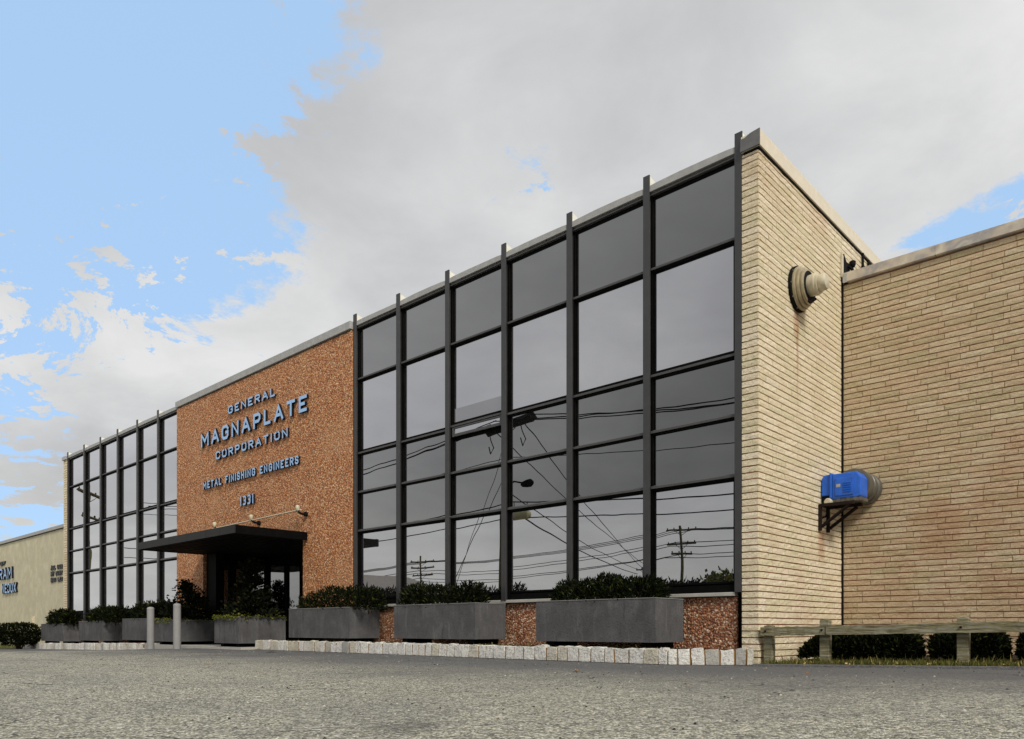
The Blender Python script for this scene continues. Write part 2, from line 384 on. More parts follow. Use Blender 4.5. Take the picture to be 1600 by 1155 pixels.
g = MB(); xs = [-1200, -400, -120, -60, -40, -36, -33, -30, -28, -26, -24] + [-23 + 0.5 * i for i in range(13)] + [-16, -10, -4.2, 0, 3.1, 8, 30, 120, 400, 1200]
ys = [-1200, -300, -60, -10, 0, 4, 8, 8.36, 30, 300, 1200]
for y in ys:
    for x in xs: g.v.append((x, y, gz(x)))
for j in range(len(ys) - 1):
    for i in range(len(xs) - 1):
        a = j * len(xs) + i; g.face([a, a + 1, a + 1 + len(xs), a + len(xs)])
struct('asphalt_ground', g, 'asphalt')

YF = 9.25                # plane of the mullion fronts and brick corner
XC = -4.30               # right-hand corner of the office building
YK = 8.36                # front of the stone kerb
bed = MB(); bed.box(-15.4, -5.0, YK + 0.1, 9.44, -0.05, 0.185); bed.prism([(-5.0, 8.58), (-4.50, 8.93), (-4.50, 9.44), (-5.0, 9.44)], 'z', -0.05, 0.184)
struct('planting_bed', bed, 'soil')
bed = MB()
for i in range(14):
    x0, x1 = -33.0 + i * 0.93, -33.0 + (i + 1) * 0.93
    z = gz((x0 + x1) / 2) + 0.17; bed.box(x0, x1, YK + 0.1, 9.44, z - 0.3, z)
struct('planting_bed', bed, 'soil')
slab = MB(); slab.box(-20.05, -15.35, 8.0, 10.95, -0.2, 0.05); struct('entrance_path', slab, 'pale_concrete')
b2 = MB(); b2.v = [(-4.19, 8.78, gz(-4.19) + 0.012), (3.0, 8.78, gz(3) + 0.012), (3.0, 12.25, gz(3) + 0.05), (-4.19, 12.25, gz(-4.19) + 0.05)]; b2.face([0, 1, 2, 3])
struct('grass_verge', b2, 'soil')
b2 = MB(); b2.v = [(-60, 7.4, -0.322), (-33.15, 7.4, gz(-33.15) + 0.012), (-33.15, 9.6, gz(-33.15) + 0.03), (-60, 9.6, -0.30)]; b2.face([0, 1, 2, 3])
struct('lawn', b2, 'lawn')
rnl = random.Random(4)
lip = MB(); n = 40
for i in range(n + 1):
    x = -4.12 + i * 7.1 / n; z = gz(x); j = rnl.uniform(-0.012, 0.012)
    lip.v += [(x, 8.66 + j, z - 0.02), (x, 8.67 + j, z + 0.026 + j * 0.4), (x, 8.74 + j * 0.5, z + 0.030), (x, 8.78, z - 0.02)]
for i in range(n):
    for k in range(3): a = i * 4 + k; lip.face([a, a + 4, a + 5, a + 1])
struct('asphalt_edging', lip, 'asphalt')

# ------------------------------------------------------------------ brick
rb = random.Random(11)
def brick_variant(seed, relief=0.008, depth=0.035):
    r = random.Random(seed); nx, nz = 6, 3; mb = MB()
    for j in range(nz):
        for i in range(nx):
            u, w = i / (nx - 1), j / (nz - 1)
            inner = 0 < i < nx - 1 and 0 < j < nz - 1
            d = r.uniform(-0.2, 1.0) * relief if inner else r.uniform(-0.25, 0.6) * relief
            mb.v.append((u + (r.uniform(-0.03, 0.03) if 0 < i < nx - 1 else r.uniform(0, 0.006) * (1 if i == 0 else -1)), -d, w + (r.uniform(-0.03, 0.03) if not inner and 0 < i < nx - 1 else 0)))
    for j in range(nz - 1):
        for i in range(nx - 1):
            a = j * nx + i; mb.face([a, a + 1, a + 1 + nx, a + nx])
    ring = [i for i in range(nx)] + [j * nx + nx - 1 for j in range(1, nz)] + [(nz - 1) * nx + i for i in range(nx - 2, -1, -1)] + [j * nx for j in range(nz - 2, 0, -1)]
    o = len(mb.v)
    for k in ring: x, y, z = mb.v[k]; mb.v.append((x, depth, z))
    for k in range(len(ring)): j = (k + 1) % len(ring); mb.face([ring[k], o + k, o + j, ring[j]])
    return mb
variants = [brick_variant(100 + i) for i in range(10)]
def lay(parent, spots, m, limit=290):
    """spots: (origin, length, height, facing) ; the ones that show largest become single bricks"""
    meshes = [v.mesh('brick', m) for v in variants]
    def size(s):
        (x, y, z), l, h, f = s; n = (0, -1) if f == 'y' else (1, 0)
        d = Vector((-x, -y, 0.46 - z)); dd = d.length
        return -(l * h * max(0.02, (d.x * n[0] + d.y * n[1]) / dd) / dd ** 2)
    spots = sorted(spots, key=size); off = origin(parent); rest = MB()
    for k, (p, l, h, f) in enumerate(spots):
        vi = rb.randrange(len(variants)); rot = 0 if f == 'y' else math.pi / 2
        if k < limit:
            o = link('brick', meshes[vi], parent); o.location = Vector(p) - off; o.rotation_euler = (0, 0, rot); o.scale = (l, 1, h)
        else:
            b = len(rest.v)
            for (x, y, z) in variants[vi].v:
                x *= l; z *= h
                if f != 'y': x, y = -y, x
                rest.v.append((p[0] + x, p[1] + y, p[2] + z))
            for q in variants[vi].f: rest.face([b + i for i in q])
    o = obj('brick', rest, m, parent); o['kind'] = 'stuff'
CH = 0.0848              # course height
def courses(z0, z1):
    out = []; z = z0
    while z < z1 - 0.03: out.append((z, min(CH - 0.016, z1 - z - 0.004))); z += CH
    return out
def run(a0, a1, L=0.40, first=None):
    out = []; a = a0; l = (first if first else L * rb.choice((0.3, 0.5, 0.7, 1.0)))
    while a < a1 - 0.02:
        l = min(l, a1 - a)
        if a1 - (a + l) < 0.08: l = a1 - a
        out.append((a, l - 0.005)); a += l; l = L * rb.choice((1, 1, 1, 1, 0.96, 1.03))
    return out

# ------------------------------------------------------------------ office building
office = thing('office_building', 'two storey office with dark glass curtain wall, pebble entrance panel and cream brick end wall', 'building', (-17, YF, 0))
core = MB(); core.box(-30.93, XC - 0.035, 11.05, 27, -0.4, 6.50); obj('roof', core, 'roofing', office)
core = MB(); core.box(-30.93, XC - 0.035, 9.63, 11.049, 6.42, 6.499); obj('roof', core, 'roofing', office)
mw = MB(); mw.box(-4.52, XC - 0.017, 9.266, 27, -0.1, 6.575); obj('end_wall', mw, 'mortar', office)
mw = MB(); mw.box(-30.93, -30.62, 9.27, 27, -0.5, 6.57); obj('end_wall', mw, 'mortar', office)
spots = []
for (z, h) in courses(0.01, 6.57):
    spots.append(((-4.525, YF, z), 0.222, h, 'y'))
    for (a, l) in run(9.262, 12.17): spots.append(((XC, a, z), l, h, 'x'))
    if z > 5.9:
        for (a, l) in run(12.18, 17.0): spots.append(((XC, a, z), l, h, 'x'))
for (z, h) in courses(-0.25, 6.57): spots.append(((-30.94, YF, z), 0.32, h, 'y'))
lay(office, spots, 'split_brick')

FR = [-4.63 - 1.402 * k for k in range(7)]                     # left edges of the fins right of the entrance wall
FL = [-22.75, -24.27, -25.85, -27.35, -28.90, -30.58]          # and left of it
ROWS = [(1.02, 2.46, 'w'), (2.46, 3.25, 's'), (3.25, 4.05, 's'), (4.05, 5.57, 'w'), (5.57, 6.60, 's')]
for (x0, x1, z0) in ((-13.05, -4.53, 0.0), (-30.62, -21.32, -0.4)): back = MB(); back.box(x0, x1, 9.368, 9.60, z0, 6.54); obj('curtain_wall_backing', back, 'black_frame', office)
def mullion(x, zb, zt):
    mb = MB(); mb.box(x, x + 0.105, YF, YF + 0.022, zb, zt)                        # front flange
    o = obj('mullion', mb, 'dark_bronze', office, 0.003)
    lp = MB(); lp.box(x + 0.0885, x + 0.097, YF + 0.036, YF + 0.047, zb, 6.55); obj('lip', lp, 'dark_bronze', o)
    wb = MB(); wb.box(x + 0.03, x + 0.088, YF + 0.023, 9.312, zb, zt - 0.172); obj('web', wb, 'black_frame', o)
    c = MB(); c.prism([(YF + 0.024, zt - 0.01), (YF + 0.024, zt - 0.17), (YF + 0.30, zt - 0.17), (YF + 0.30, zt - 0.12), (YF + 0.14, zt - 0.035)], 'x', x + 0.008, x + 0.100)
    obj('cap', c, 'cap_metal', o)
    k = MB(); k.box(x - 0.02, x + 0.125, 9.313, 9.366, zb, 6.59 if x > -20 else 6.54); obj('back_flange', k, 'black_frame', o)
for x in FR: mullion(x, 0.93, 6.905 + 0.0 * x)
for x in FL: mullion(x, 0.72, 6.83)
rp = random.Random(5)
def bay(xl, xr, rows, odd=False, left=False):
    for r, (z0, z1, kind) in enumerate(rows):
        a, b = xl + 0.03, xr - 0.03; c, d = z0 + 0.035, z1 - 0.035
        if kind == 'w':
            w = MB()
            for (p, q, s, u) in ((a, b, c, c + 0.03), (a, b, d - 0.03, d), (a, a + 0.022, c + 0.03, d - 0.03), (b - 0.022, b, c + 0.03, d - 0.03)):
                w.box(p, q, 9.328, 9.366, s, u)
            wo = obj('window', w, 'black_frame', office)
            lo = c + 0.03
            p = MB(); p.box(a + 0.022, b - 0.022, 9.343, 9.353, lo, d - 0.03); po = pane(p, 'pane', 'window_glass', wo, left)
        else:
            p = MB(); p.box(a, b, 9.341, 9.353, c, d); pane(p, 'spandrel_panel', 'window_glass' if left else 'spandrel_glass', office, left)
        if r:
            t = MB(); t.prism([(9.288, z0 - 0.018), (9.288, z0 + 0.012), (9.340, z0 + 0.036), (9.340, z0 - 0.018)], 'x', xl - 0.005, xr + 0.005); obj('transom', t, 'grey_rail', office)
            gk = MB(); gk.box(xl, xr, 9.310, 9.340, z0 - 0.046, z0 - 0.020); obj('gasket_shadow', gk, 'black_frame', office)  # black gasket strip that also draws the gap shadow below the transom
def pane(mb, name, m, parent, left):
    # every sheet of glass sits a hair out of true in its frame, so its reflection is a little shifted
    xs_ = [v[0] for v in mb.v]; zs_ = [v[2] for v in mb.v]; cx, cz = (min(xs_) + max(xs_)) / 2, (min(zs_) + max(zs_)) / 2
    k = 0.0016
    ax, az = rp.uniform(-k, k), rp.uniform(-k, k)
    mb.v = [(x, y + ax * (x - cx) + az * (z - cz), z) for (x, y, z) in mb.v]
    return obj(name, mb, m, parent)
for k in range(6):
    xl, xr = FR[k + 1] + 0.105, FR[k]
    if k == 3:                                               # the bay with the opened-out hopper light
        bay(xl, xr, [ROWS[0], ROWS[1], (3.25, 3.86, 's')] + [(4.09, 5.57, 'w'), ROWS[4]])
        sash = MB(); a, b = xl + 0.03, xr - 0.03
        for (p, q, s, u) in ((a, b, 3.895, 3.945), (a, b, 4.035, 4.066), (a, a + 0.05, 3.945, 4.035), (b - 0.05, b, 3.945, 4.035)): sash.box(p, q, 9.298, 9.337, s, u)
        so_ = obj('hopper_window', sash, 'grey_rail', office, 0.003)
        p = MB(); p.box(a + 0.05, b - 0.05, 9.315, 9.323, 3.945, 4.035); obj('pane', p, 'window_glass', so_)
        p = MB(); p.box(a + 0.022, b - 0.022, 9.332, 9.338, 4.16, 4.40); obj('blind_strip', p, 'hazy_glass', office)
    else: bay(xl, xr, ROWS)
LX = [-21.33] + FL
for k in range(6): bay(LX[k + 1] + 0.105, LX[k], ROWS, left=True)
for (x0, x1, tilt) in ((-13.05, -4.64, 0.0), (-30.58, -21.34, -0.05)):
    t = MB(); t.box(x0, x1, 9.285, 9.366, 6.615 + tilt, 6.640 + tilt); obj('head_rail', t, 'grey_rail', office)
    t = MB(); t.box(x0, x1, 9.335, 9.62, 6.56 + tilt, 6.659 + tilt); obj('head_frame', t, 'black_frame', office)
    t = MB(); t.box(x0, x1, 9.30, 9.9, 6.66 + tilt, 6.728 + tilt); obj('roof_kerb', t, 'light_coping', office)
for xs_, tilt in ((FR[::-1], 0.0), (FL[::-1] + [-21.34], -0.05)):
    for a, b in zip(xs_[:-1], xs_[1:]):
        a, b = a + 0.02, b - 0.004 + (0.02 if b != -21.34 else 0); L = b - a; q = rp.uniform(-.006, .006)
        t = MB(); t.prism([(x, z + tilt) for x, z in ((a, 6.662), (b, 6.662), (b, 6.742), (b - .08 * L, 6.752), (b - .3 * L, 6.758 + q), (a + .4 * L, 6.762 + q), (a + .12 * L, 6.757), (a, 6.742))], 'y', 9.262, 9.299); obj('coping', t, 'light_coping', office, 0.004)
for (x0, x1, tilt) in ((-13.05, -4.64, 0.0), (-30.58, -21.34, -0.05)):
    t = MB(); t.box(x0, x1, 9.300, 9.366, 0.94 if x0 > -20 else 0.80, 1.035); obj('bottom_rail', t, 'black_frame', office)
# stone sill and pebble base panels under the right-hand glass
for k in range(6):
    xl, xr = FR[k + 1], FR[k]
    s = MB(); s.box(xl + 0.004, xr - 0.004, 9.265, 9.45, 0.885, 0.935); obj('sill', s, 'pale_concrete', office, 0.006)
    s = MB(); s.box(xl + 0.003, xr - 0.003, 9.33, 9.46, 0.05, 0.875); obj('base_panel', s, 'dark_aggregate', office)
for k in range(6):
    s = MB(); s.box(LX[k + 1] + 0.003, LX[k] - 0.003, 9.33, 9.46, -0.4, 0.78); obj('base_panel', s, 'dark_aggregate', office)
# entrance wall: pebble panels round the recessed doors
PT = 6.58
pw = MB(); pw.box(-21.33, -19.72, 9.22, 10.9, -0.3, PT); obj('pebble_panel', pw, 'pebble_aggregate', office)
pw = MB(); pw.box(-19.717, -14.883, 9.22, 9.62, 2.44, PT - 0.001); obj('pebble_panel', pw, 'pebble_aggregate', office)
pw = MB(); pw.box(-14.88, -14.47, 9.219, 10.9, 0.0, PT); obj('pebble_panel', pw, 'pebble_aggregate', office)
pw = MB(); pw.box(-14.456, -13.055, 9.222, 9.62, 0.0, PT); obj('pebble_panel', pw, 'pebble_aggregate', office)
t = MB(); t.box(-21.36, -13.06, 9.185, 9.64, PT + 0.03, 6.775); obj('coping', t, 'light_coping', office, 0.008)
t = MB(); x = -21.2
rc = random.Random(8)
while x < -13.6: l = rc.uniform(0.7, 2.0); t.box(x, min(x + l, -13.15), 9.30, 9.6, 6.776, 6.80 + rc.uniform(0.0, 0.025)); x += l + rc.uniform(0.1, 0.5)
obj('coping_lap', t, 'light_coping', office, 0.01)
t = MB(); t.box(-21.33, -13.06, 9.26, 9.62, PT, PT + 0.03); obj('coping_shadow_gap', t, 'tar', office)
# copings of the brick end wall
t = MB(); t.prism([(-4.53, 6.60), (XC + 0.035, 6.60), (XC + 0.035, 6.81), (-4.40, 6.795), (-4.47, 6.765), (-4.53, 6.765)], 'y', 9.205, 9.225); obj('coping', t, 'grey_coping', office, 0.004)
t = MB(); t.box(-4.53, XC + 0.034, 9.226, 27, 6.60, 6.805); obj('coping', t, 'cream_coping', office, 0.006)
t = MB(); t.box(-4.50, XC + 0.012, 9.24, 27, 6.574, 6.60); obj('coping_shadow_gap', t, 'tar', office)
t = MB(); t.box(-30.98, -30.59, 9.20, 27, 6.58, 6.70); obj('coping', t, 'galvanised', office)
# recessed entrance: glazed side screen, glazed back screen, dark header
e = MB(); e.box(-19.71, -14.889, 9.226, 9.629, 2.43, 2.4385); obj('entrance_ceiling', e, 'black_frame', office)
e = MB(); e.box(-19.70, -14.89, 9.63, 10.98, 2.42, 2.46); e.box(-19.70, -14.89, 10.86, 10.98, 2.20, 2.42); e.box(-19.70, -19.32, 9.64, 10.86, 2.245, 2.418)
obj('entrance_ceiling', e, 'black_frame', office)
e = MB(); e.box(-19.70, -19.16, 9.30, 9.52, 0.05, 2.43); obj('door_post', e, 'black_frame', office, 0.005)
e = MB(); e.box(-19.70, -19.40, 9.53, 10.98, 0.05, 2.24); e.box(-19.39, -14.89, 10.90, 10.99, 0.05, 2.199); obj('entrance_backing', e, 'black_frame', office)
def screen(name, axis, pos, lo, hi, m='door_glass'):
    p = MB()
    if axis == 'x': p.box(pos - 0.012, pos, lo, hi, 0.32, 2.23)
    else: p.box(lo, hi, pos, pos + 0.012, 0.32, 2.195)
    return obj(name, p, m, office)
for (lo, hi) in ((9.55, 9.74), (9.83, 10.22), (10.34, 10.80)): screen('entrance_pane', 'x', -19.33, lo, hi)
for y in (9.785, 10.28, 10.83): e = MB(); e.box(-19.385, -19.28, y - 0.05, y + 0.045, 0.05, 2.24); obj('door_frame', e, 'black_frame', office)
XD = [-19.20, -18.30, -17.42, -16.50, -15.58, -14.90]
for a, b in zip(XD[:-1], XD[1:]):
    screen('entrance_pane', 'y', 10.86, a + 0.06, b - 0.04)
    e = MB(); e.box(b - 0.05, b + 0.06, 10.82, 10.895, 0.05, 2.199); obj('door_frame', e, 'black_frame', office)
for x in (-17.55, -17.28, -16.62): e = MB(); e.tube([(x, 10.78, 0.75), (x, 10.76, 0.80), (x, 10.76, 1.30), (x, 10.78, 1.35)], 0.013, 8); obj('door_handle', e, 'galvanised', office, smooth=True)
e = MB(); e.box(-19.20, -14.89, 10.84, 10.895, 0.05, 0.30); obj('kick_rail', e, 'black_frame', office)
# canopy
cnp = MB(); cnp.box(-19.62, -14.72, 7.56, 9.215, 2.435, 2.545); can = obj('canopy', cnp, 'canopy_metal', office)
seg = [-19.65, -18.75, -17.85, -16.95, -16.0, -15.35, -14.69]
for a, b in zip(seg[:-1], seg[1:]):
    s = MB(); s.prism([(7.53, 2.41), (7.553, 2.41), (7.553, 2.565), (7.60, 2.575), (7.60, 2.585), (7.53, 2.58)], 'x', a + 0.004, b - 0.004); obj('fascia_panel', s, 'canopy_metal', can)
for x in (-14.715, -19.65): s = MB(); s.box(x, x + 0.025, 7.56, 9.215, 2.40, 2.575); obj('fascia_panel', s, 'black_frame', can)
for i in range(12):
    y = 7.62 + i * 0.132; s = MB(); s.box(-19.58, -14.76, y, y + 0.10, 2.418 - 0.004 * (i % 2), 2.433); obj('soffit_board', s, 'black_frame', can)
# tar joint between the end wall and the wing
t = MB(); t.box(XC - 0.005, XC + 0.018, 12.145, 12.175, 0.1, 5.95); obj('expansion_joint', t, 'tar', office)

# ------------------------------------------------------------------ brick wing
wing = thing('brick_wing', 'lower wing of tan split faced brick with weathered metal roof edge', 'building', (-1, 12.17, 0))
w = MB(); w.box(XC + 0.02, 7.0, 12.187, 24, -0.1, 5.79); obj('wall', w, 'mortar', wing)
spots = []
for (z, h) in courses(0.02, 5.79):
    for (a, l) in run(XC + 0.03, 0.6): spots.append(((a, 12.17, z), l, h, 'y'))
lay(wing, spots, 'wing_brick', 298)
xw = [-4.27, -2.98, -1.55, -0.1, 1.4, 3.0, 5.0, 7.0]
for i, (a, b) in enumerate(zip(xw[:-1], xw[1:])):
    t = MB(); t.prism([(12.115, 5.81), (12.13, 5.81), (12.13, 5.94), (12.36, 5.955), (12.36, 5.965), (12.115, 5.95)], 'x', a + 0.002, b - 0.002)
    t.box(a + 0.004, b - 0.004, 12.131, 12.20, 5.80, 5.812)
    obj('roof_edge', t, 'weathered_coping', wing)
t = MB(); t.box(XC + 0.02, 7.0, 12.19, 24, 5.795, 5.86); obj('roof', t, 'roofing', wing)
t = MB(); t.box(-4.262, -4.20, 12.112, 12.20, 5.80, 5.93); obj('downstand', t, 'galvanised', wing)
# roof clutter against the end wall
rf = thing('roof_flashing', 'black tarred flashing and bent strut where the wing roof meets the end wall', 'flashing', (-4.2, 12.5, 5.95))
t = MB(); t.prism([(12.10, 5.90), (12.16, 5.90), (12.16, 6.24), (12.10, 6.25)], 'x', -4.295, -4.268); obj('end_plate', t, 'cream_metal', rf)
t = MB(); t.prism([(12.165, 5.88), (12.60, 5.88), (12.52, 6.02), (12.43, 6.06), (12.40, 6.20), (12.28, 6.18), (12.165, 6.27)], 'x', -4.292, -4.262); obj('tar_patch', t, 'tar', rf)
t = MB(); t.tube([(-4.24, 12.30, 6.12), (-4.22, 12.42, 6.09), (-4.18, 12.86, 5.93)], 0.020, 8); t.tube([(-4.24, 12.44, 5.95), (-4.24, 12.46, 6.23)], 0.022, 8); t.lathe([(0.035, 0), (0.05, 0.03), (0.05, 0.08), (0.02, 0.1)], 10, (-4.235, 12.455, 6.16)); obj('strut', t, 'tar', rf)
cd = thing('conduit', 'two thin dark conduits on the end wall above the wing roof', 'conduit', (-4.27, 13.1, 6.0))
for y, z1 in ((13.05, 6.60), (13.32, 6.58)):
    t = MB(); t.tube([(-4.272, y, 5.9), (-4.272, y + 0.006, 6.2), (-4.272, y - 0.004, z1)], 0.018, 8); obj('pipe', t, 'tar', cd)
    for z in (6.05, 6.35): t = MB(); t.box(-4.29, -4.248, y - 0.032, y + 0.032, z, z + 0.04); obj('clip', t, 'tar', cd)

# ------------------------------------------------------------------ lettering
def ch(c=0.2):
    return c
GL = {
 'A': (1.0, [[(0, 0), (0.5, 1), (1, 0)], [(0.2, .32), (0.8, .32)]]), 'B': (0.85, [[(0, 0), (0, 1), (.8, 1), (1, .87), (1, .63), (.8, .52), (0, .52)], [(.8, .52), (1, .4), (1, .13), (.8, 0), (0, 0)]]),
 'G': (0.9, [[(1, .78), (.8, 1), (.2, 1), (0, .8), (0, .2), (.2, 0), (.8, 0), (1, .2), (1, .48), (.55, .48)]]),
 'E': (0.8, [[(1, 1), (0, 1), (0, 0), (1, 0)], [(.1, .5), (.85, .5)]]), 'N': (0.9, [[(0, 0), (0, 1), (1, 0), (1, 1)]]),
 'R': (0.88, [[(0, 0), (0, 1), (.78, 1), (1, .86), (1, .62), (.78, .48), (.1, .48)], [(.5, .48), (1, 0)]]),
 'L': (0.75, [[(0, 1), (0, 0), (1, 0)]]), 'M': (1.1, [[(0, 0), (0, 1), (.5, .35), (1, 1), (1, 0)]]),
 'P': (0.85, [[(0, 0), (0, 1), (.78, 1), (1, .86), (1, .60), (.78, .44), (.1, .44)]]), 'T': (0.85, [[(0, 1), (1, 1)], [(.5, .92), (.5, 0)]]),
 'C': (0.9, [[(1, .78), (.8, 1), (.2, 1), (0, .8), (0, .2), (.2, 0), (.8, 0), (1, .22)]]),
 'O': (0.9, [[(.5, 1), (.2, 1), (0, .8), (0, .2), (.2, 0), (.8, 0), (1, .2), (1, .8), (.8, 1), (.5, 1)]]),
 'I': (0.22, [[(.5, 0), (.5, 1)]]), 'S': (0.82, [[(1, .83), (.8, 1), (.2, 1), (0, .85), (0, .65), (.2, .52), (.8, .48), (1, .35), (1, .15), (.8, 0), (.2, 0), (0, .17)]]),
 'F': (0.78, [[(0, 0), (0, 1), (1, 1)], [(.1, .5), (.85, .5)]]), 'H': (0.9, [[(0, 0), (0, 1)], [(1, 0), (1, 1)], [(.08, .5), (.92, .5)]]),
 '1': (0.3, [[(.5, 0), (.5, 1)]]), '3': (0.8, [[(0, 1), (.8, 1), (1, .86), (1, .62), (.8, .5), (.2, .5)], [(.8, .5), (1, .38), (1, .14), (.8, 0), (0, 0)]]),
 'D': (0.9, [[(0, .5), (0, 1), (.75, 1), (1, .75), (1, .25), (.75, 0), (0, 0), (0, .5)]]), 'U': (0.9, [[(0, 1), (0, .2), (.2, 0), (.8, 0), (1, .2), (1, 1)]]),
 'X': (0.9, [[(0, 0), (1, 1)], [(0, 1), (1, 0)]]), 'Y': (0.9, [[(0, 1), (.5, .45), (1, 1)], [(.5, .5), (.5, 0)]]), 'V': (0.9, [[(0, 1), (.5, 0), (1, 1)]]),
}
def letter(chh, x0, z0, w, h, st, y0, dep, slant=0.0):
    """raised letter: mitred strokes, light face, dark returns; faces -Y"""
    mb = MB()
    for si, pl in enumerate(GL[chh][1]):
        pts = [Vector((x0 + st / 2 + p * (w - st) if w > st else x0 + w / 2, z0 + st / 2 + q * (h - st))) for p, q in pl]
        # butt the free stroke ends out to the full outline
        for (i, j) in ((0, 1), (-1, -2)):
            d = (pts[i] - pts[j]).normalized()
            if pl[i][1] in (0, 1) or pl[i][0] in (0, 1): pts[i] = pts[i] + d * st / 2
        L_, R_ = [], []
        for i in range(len(pts)):
            if i in (0, len(pts) - 1):
                d = (pts[1] - pts[0]) if i == 0 else (pts[-1] - pts[-2]); d.normalize(); nn = Vector((-d.y, d.x)); k = 1.0
            else:
                d0 = (pts[i] - pts[i - 1]).normalized(); d1 = (pts[i + 1] - pts[i]).normalized()
                n0, n1 = Vector((-d0.y, d0.x)), Vector((-d1.y, d1.x)); nn = (n0 + n1)
                nn = nn.normalized() if nn.length > 1e-4 else n0; k = min(1.7, 1 / max(0.3, nn.dot(n0)))
            L_.append(pts[i] + nn * st / 2 * k); R_.append(pts[i] - nn * st / 2 * k)
        f, bk = y0 - dep - 0.003 * si, y0
        for i in range(len(pts) - 1):
            o = len(mb.v)
            for y in (f, bk):
                for q in (L_[i], R_[i], R_[i + 1], L_[i + 1]): mb.v.append((q.x + slant * (q.y - z0), y, q.y))
            mb.face([o, o + 1, o + 2, o + 3], 0); mb.face([o + 1, o + 5, o + 6, o + 2], 1); mb.face([o + 3, o + 7, o + 4, o], 1)
            if i == 0: mb.face([o, o + 4, o + 5, o + 1], 1)
            if i == len(pts) - 2: mb.face([o + 2, o + 6, o + 7, o + 3], 1)
    return mb
def line_of(text, xa, xb, z0, h, st, y, dep, root, mats=('letter_blue', 'letter_side'), gap=0.28, z1=None):
    ws = [(GL[c][0] if c != ' ' else 0.55) for c in text]; tot = sum(ws) + gap * (len(text) - 1); k = (xb - xa) / tot; x = xa
    for c, w_ in zip(text, ws):
        if c != ' ':
            zz = z0 if z1 is None else z0 + (z1 - z0) * (x - xa) / (xb - xa)
            obj('letter', letter(c, x, zz, max(w_ * k, st), h, st, y, dep), list(mats), root)
        x += (w_ + gap) * k
sg = thing('wall_sign', 'company name in three lines of raised blue letters high on the pebble wall', 'sign', (-17, 9.2, 4.8))
line_of('GENERAL', -18.22, -15.98, 5.83, 0.20, 0.042, 9.205, 0.045, sg, gap=0.42)
line_of('MAGNAPLATE', -19.70, -14.62, 5.225, 0.36, 0.074, 9.205, 0.055, sg, gap=0.40)
line_of('CORPORATION', -18.88, -15.42, 4.79, 0.205, 0.043, 9.205, 0.045, sg, gap=0.42)
sg2 = thing('wall_sign', 'single line of narrow blue letters reading metal finishing engineers', 'sign', (-17, 9.2, 4.1))
line_of('METAL FINISHING ENGINEERS', -19.60, -14.97, 4.115, 0.19, 0.040, 9.205, 0.045, sg2, gap=0.36)
sg3 = thing('house_number', 'house number 1331 in blue digits above the entrance canopy', 'house number', (-17.3, 9.2, 3.46))
line_of('1331', -17.60, -16.96, 3.462, 0.23, 0.044, 9.205, 0.045, sg3, gap=0.45)
# flood lamps on a bar above the canopy
fb = thing('floodlight_bar', 'thin pale pipe with three small flood lamps above the entrance canopy', 'light', (-16.5, 9.0, 3.0))
t = MB(); t.tube([(-18.85, 9.06, 3.00), (-14.70, 9.06, 3.055)], 0.018, 8); obj('pipe', t, 'cream_metal', fb)
for x in (-18.72, -16.86, -14.82):
    lm = MB(); lm.lathe([(0.022, -0.02), (0.040, 0.01), (0.050, 0.06), (0.044, 0.09), (0.022, 0.105)], 14, (x, 9.05, 3.06), 'z'); lo = obj('lamp', lm, 'lamp_glass', fb, smooth=True)
    bk = MB(); bk.tube([(x + 0.10, 9.22, 2.97), (x + 0.10, 9.08, 2.97), (x + 0.03, 9.05, 3.02)], 0.025, 8); bk.lathe([(0.055, 0), (0.055, 0.05)], 12, (x + 0.10, 9.165, 2.97), 'y'); obj('bracket', bk, 'tar', fb)

# ------------------------------------------------------------------ beige building on the far left
YB = 9.62
bb = thing('beige_building', 'low beige panelled building beyond the office with dark blue letters', 'building', (-45, YB, -0.3))
px_ = [-31.0, -35.55, -40.1, -44.6, -49.2, -53.7, -58.2]
for a, b in zip(px_[:-1], px_[1:]):
    t = MB(); t.box(b + 0.015, a - 0.015, YB, YB + 0.2, -0.40, 4.26); obj('wall_panel', t, 'beige_panel', bb)
t = MB(); t.box(-58.2, -31.0, YB + 0.03, 30, -0.4, 4.25); obj('roof', t, 'roofing', bb)
t = MB(); t.box(-58.3, -31.0, YB - 0.06, YB + 0.3, 4.29, 4.41); obj('coping', t, 'light_coping', bb)
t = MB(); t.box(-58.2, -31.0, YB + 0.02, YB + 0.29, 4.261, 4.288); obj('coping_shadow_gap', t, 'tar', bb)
t = MB(); t.box(-35.82, -35.70, YB - 0.11, YB - 0.002, 0.45, 0.95); obj('utility_box', t, 'cream_metal', bb)
s4 = thing('wall_sign', 'large blue lettering of product names on the beige building', 'sign', (-40, YB, 2.5))
line_of('HOME OF', -43.2, -39.95, 3.30, 0.19, 0.06, YB - 0.005, 0.04, s4, ('letter_dark', 'letter_side'))
line_of('TUFRAM', -42.6, -38.75, 2.66, 0.50, 0.085, YB - 0.005, 0.08, s4)
line_of('NEDOX', -40.3, -38.10, 2.03, 0.42, 0.075, YB - 0.005, 0.08, s4)
s5 = thing('wall_sign', 'three short lines of small dark letters beside the office corner', 'sign', (-33, YB, 2.5))
line_of('ALL OUR', -33.62, -32.25, 2.74, 0.17, 0.06, YB - 0.005, 0.03, s5, ('letter_dark', 'letter_side'))
line_of('MY COAT', -33.62, -32.25, 2.50, 0.17, 0.06, YB - 0.005, 0.03, s5, ('letter_dark', 'letter_side'))
line_of('INGS LAB', -33.62, -32.25, 2.26, 0.17, 0.06, YB - 0.005, 0.03, s5, ('letter_dark', 'letter_side'))

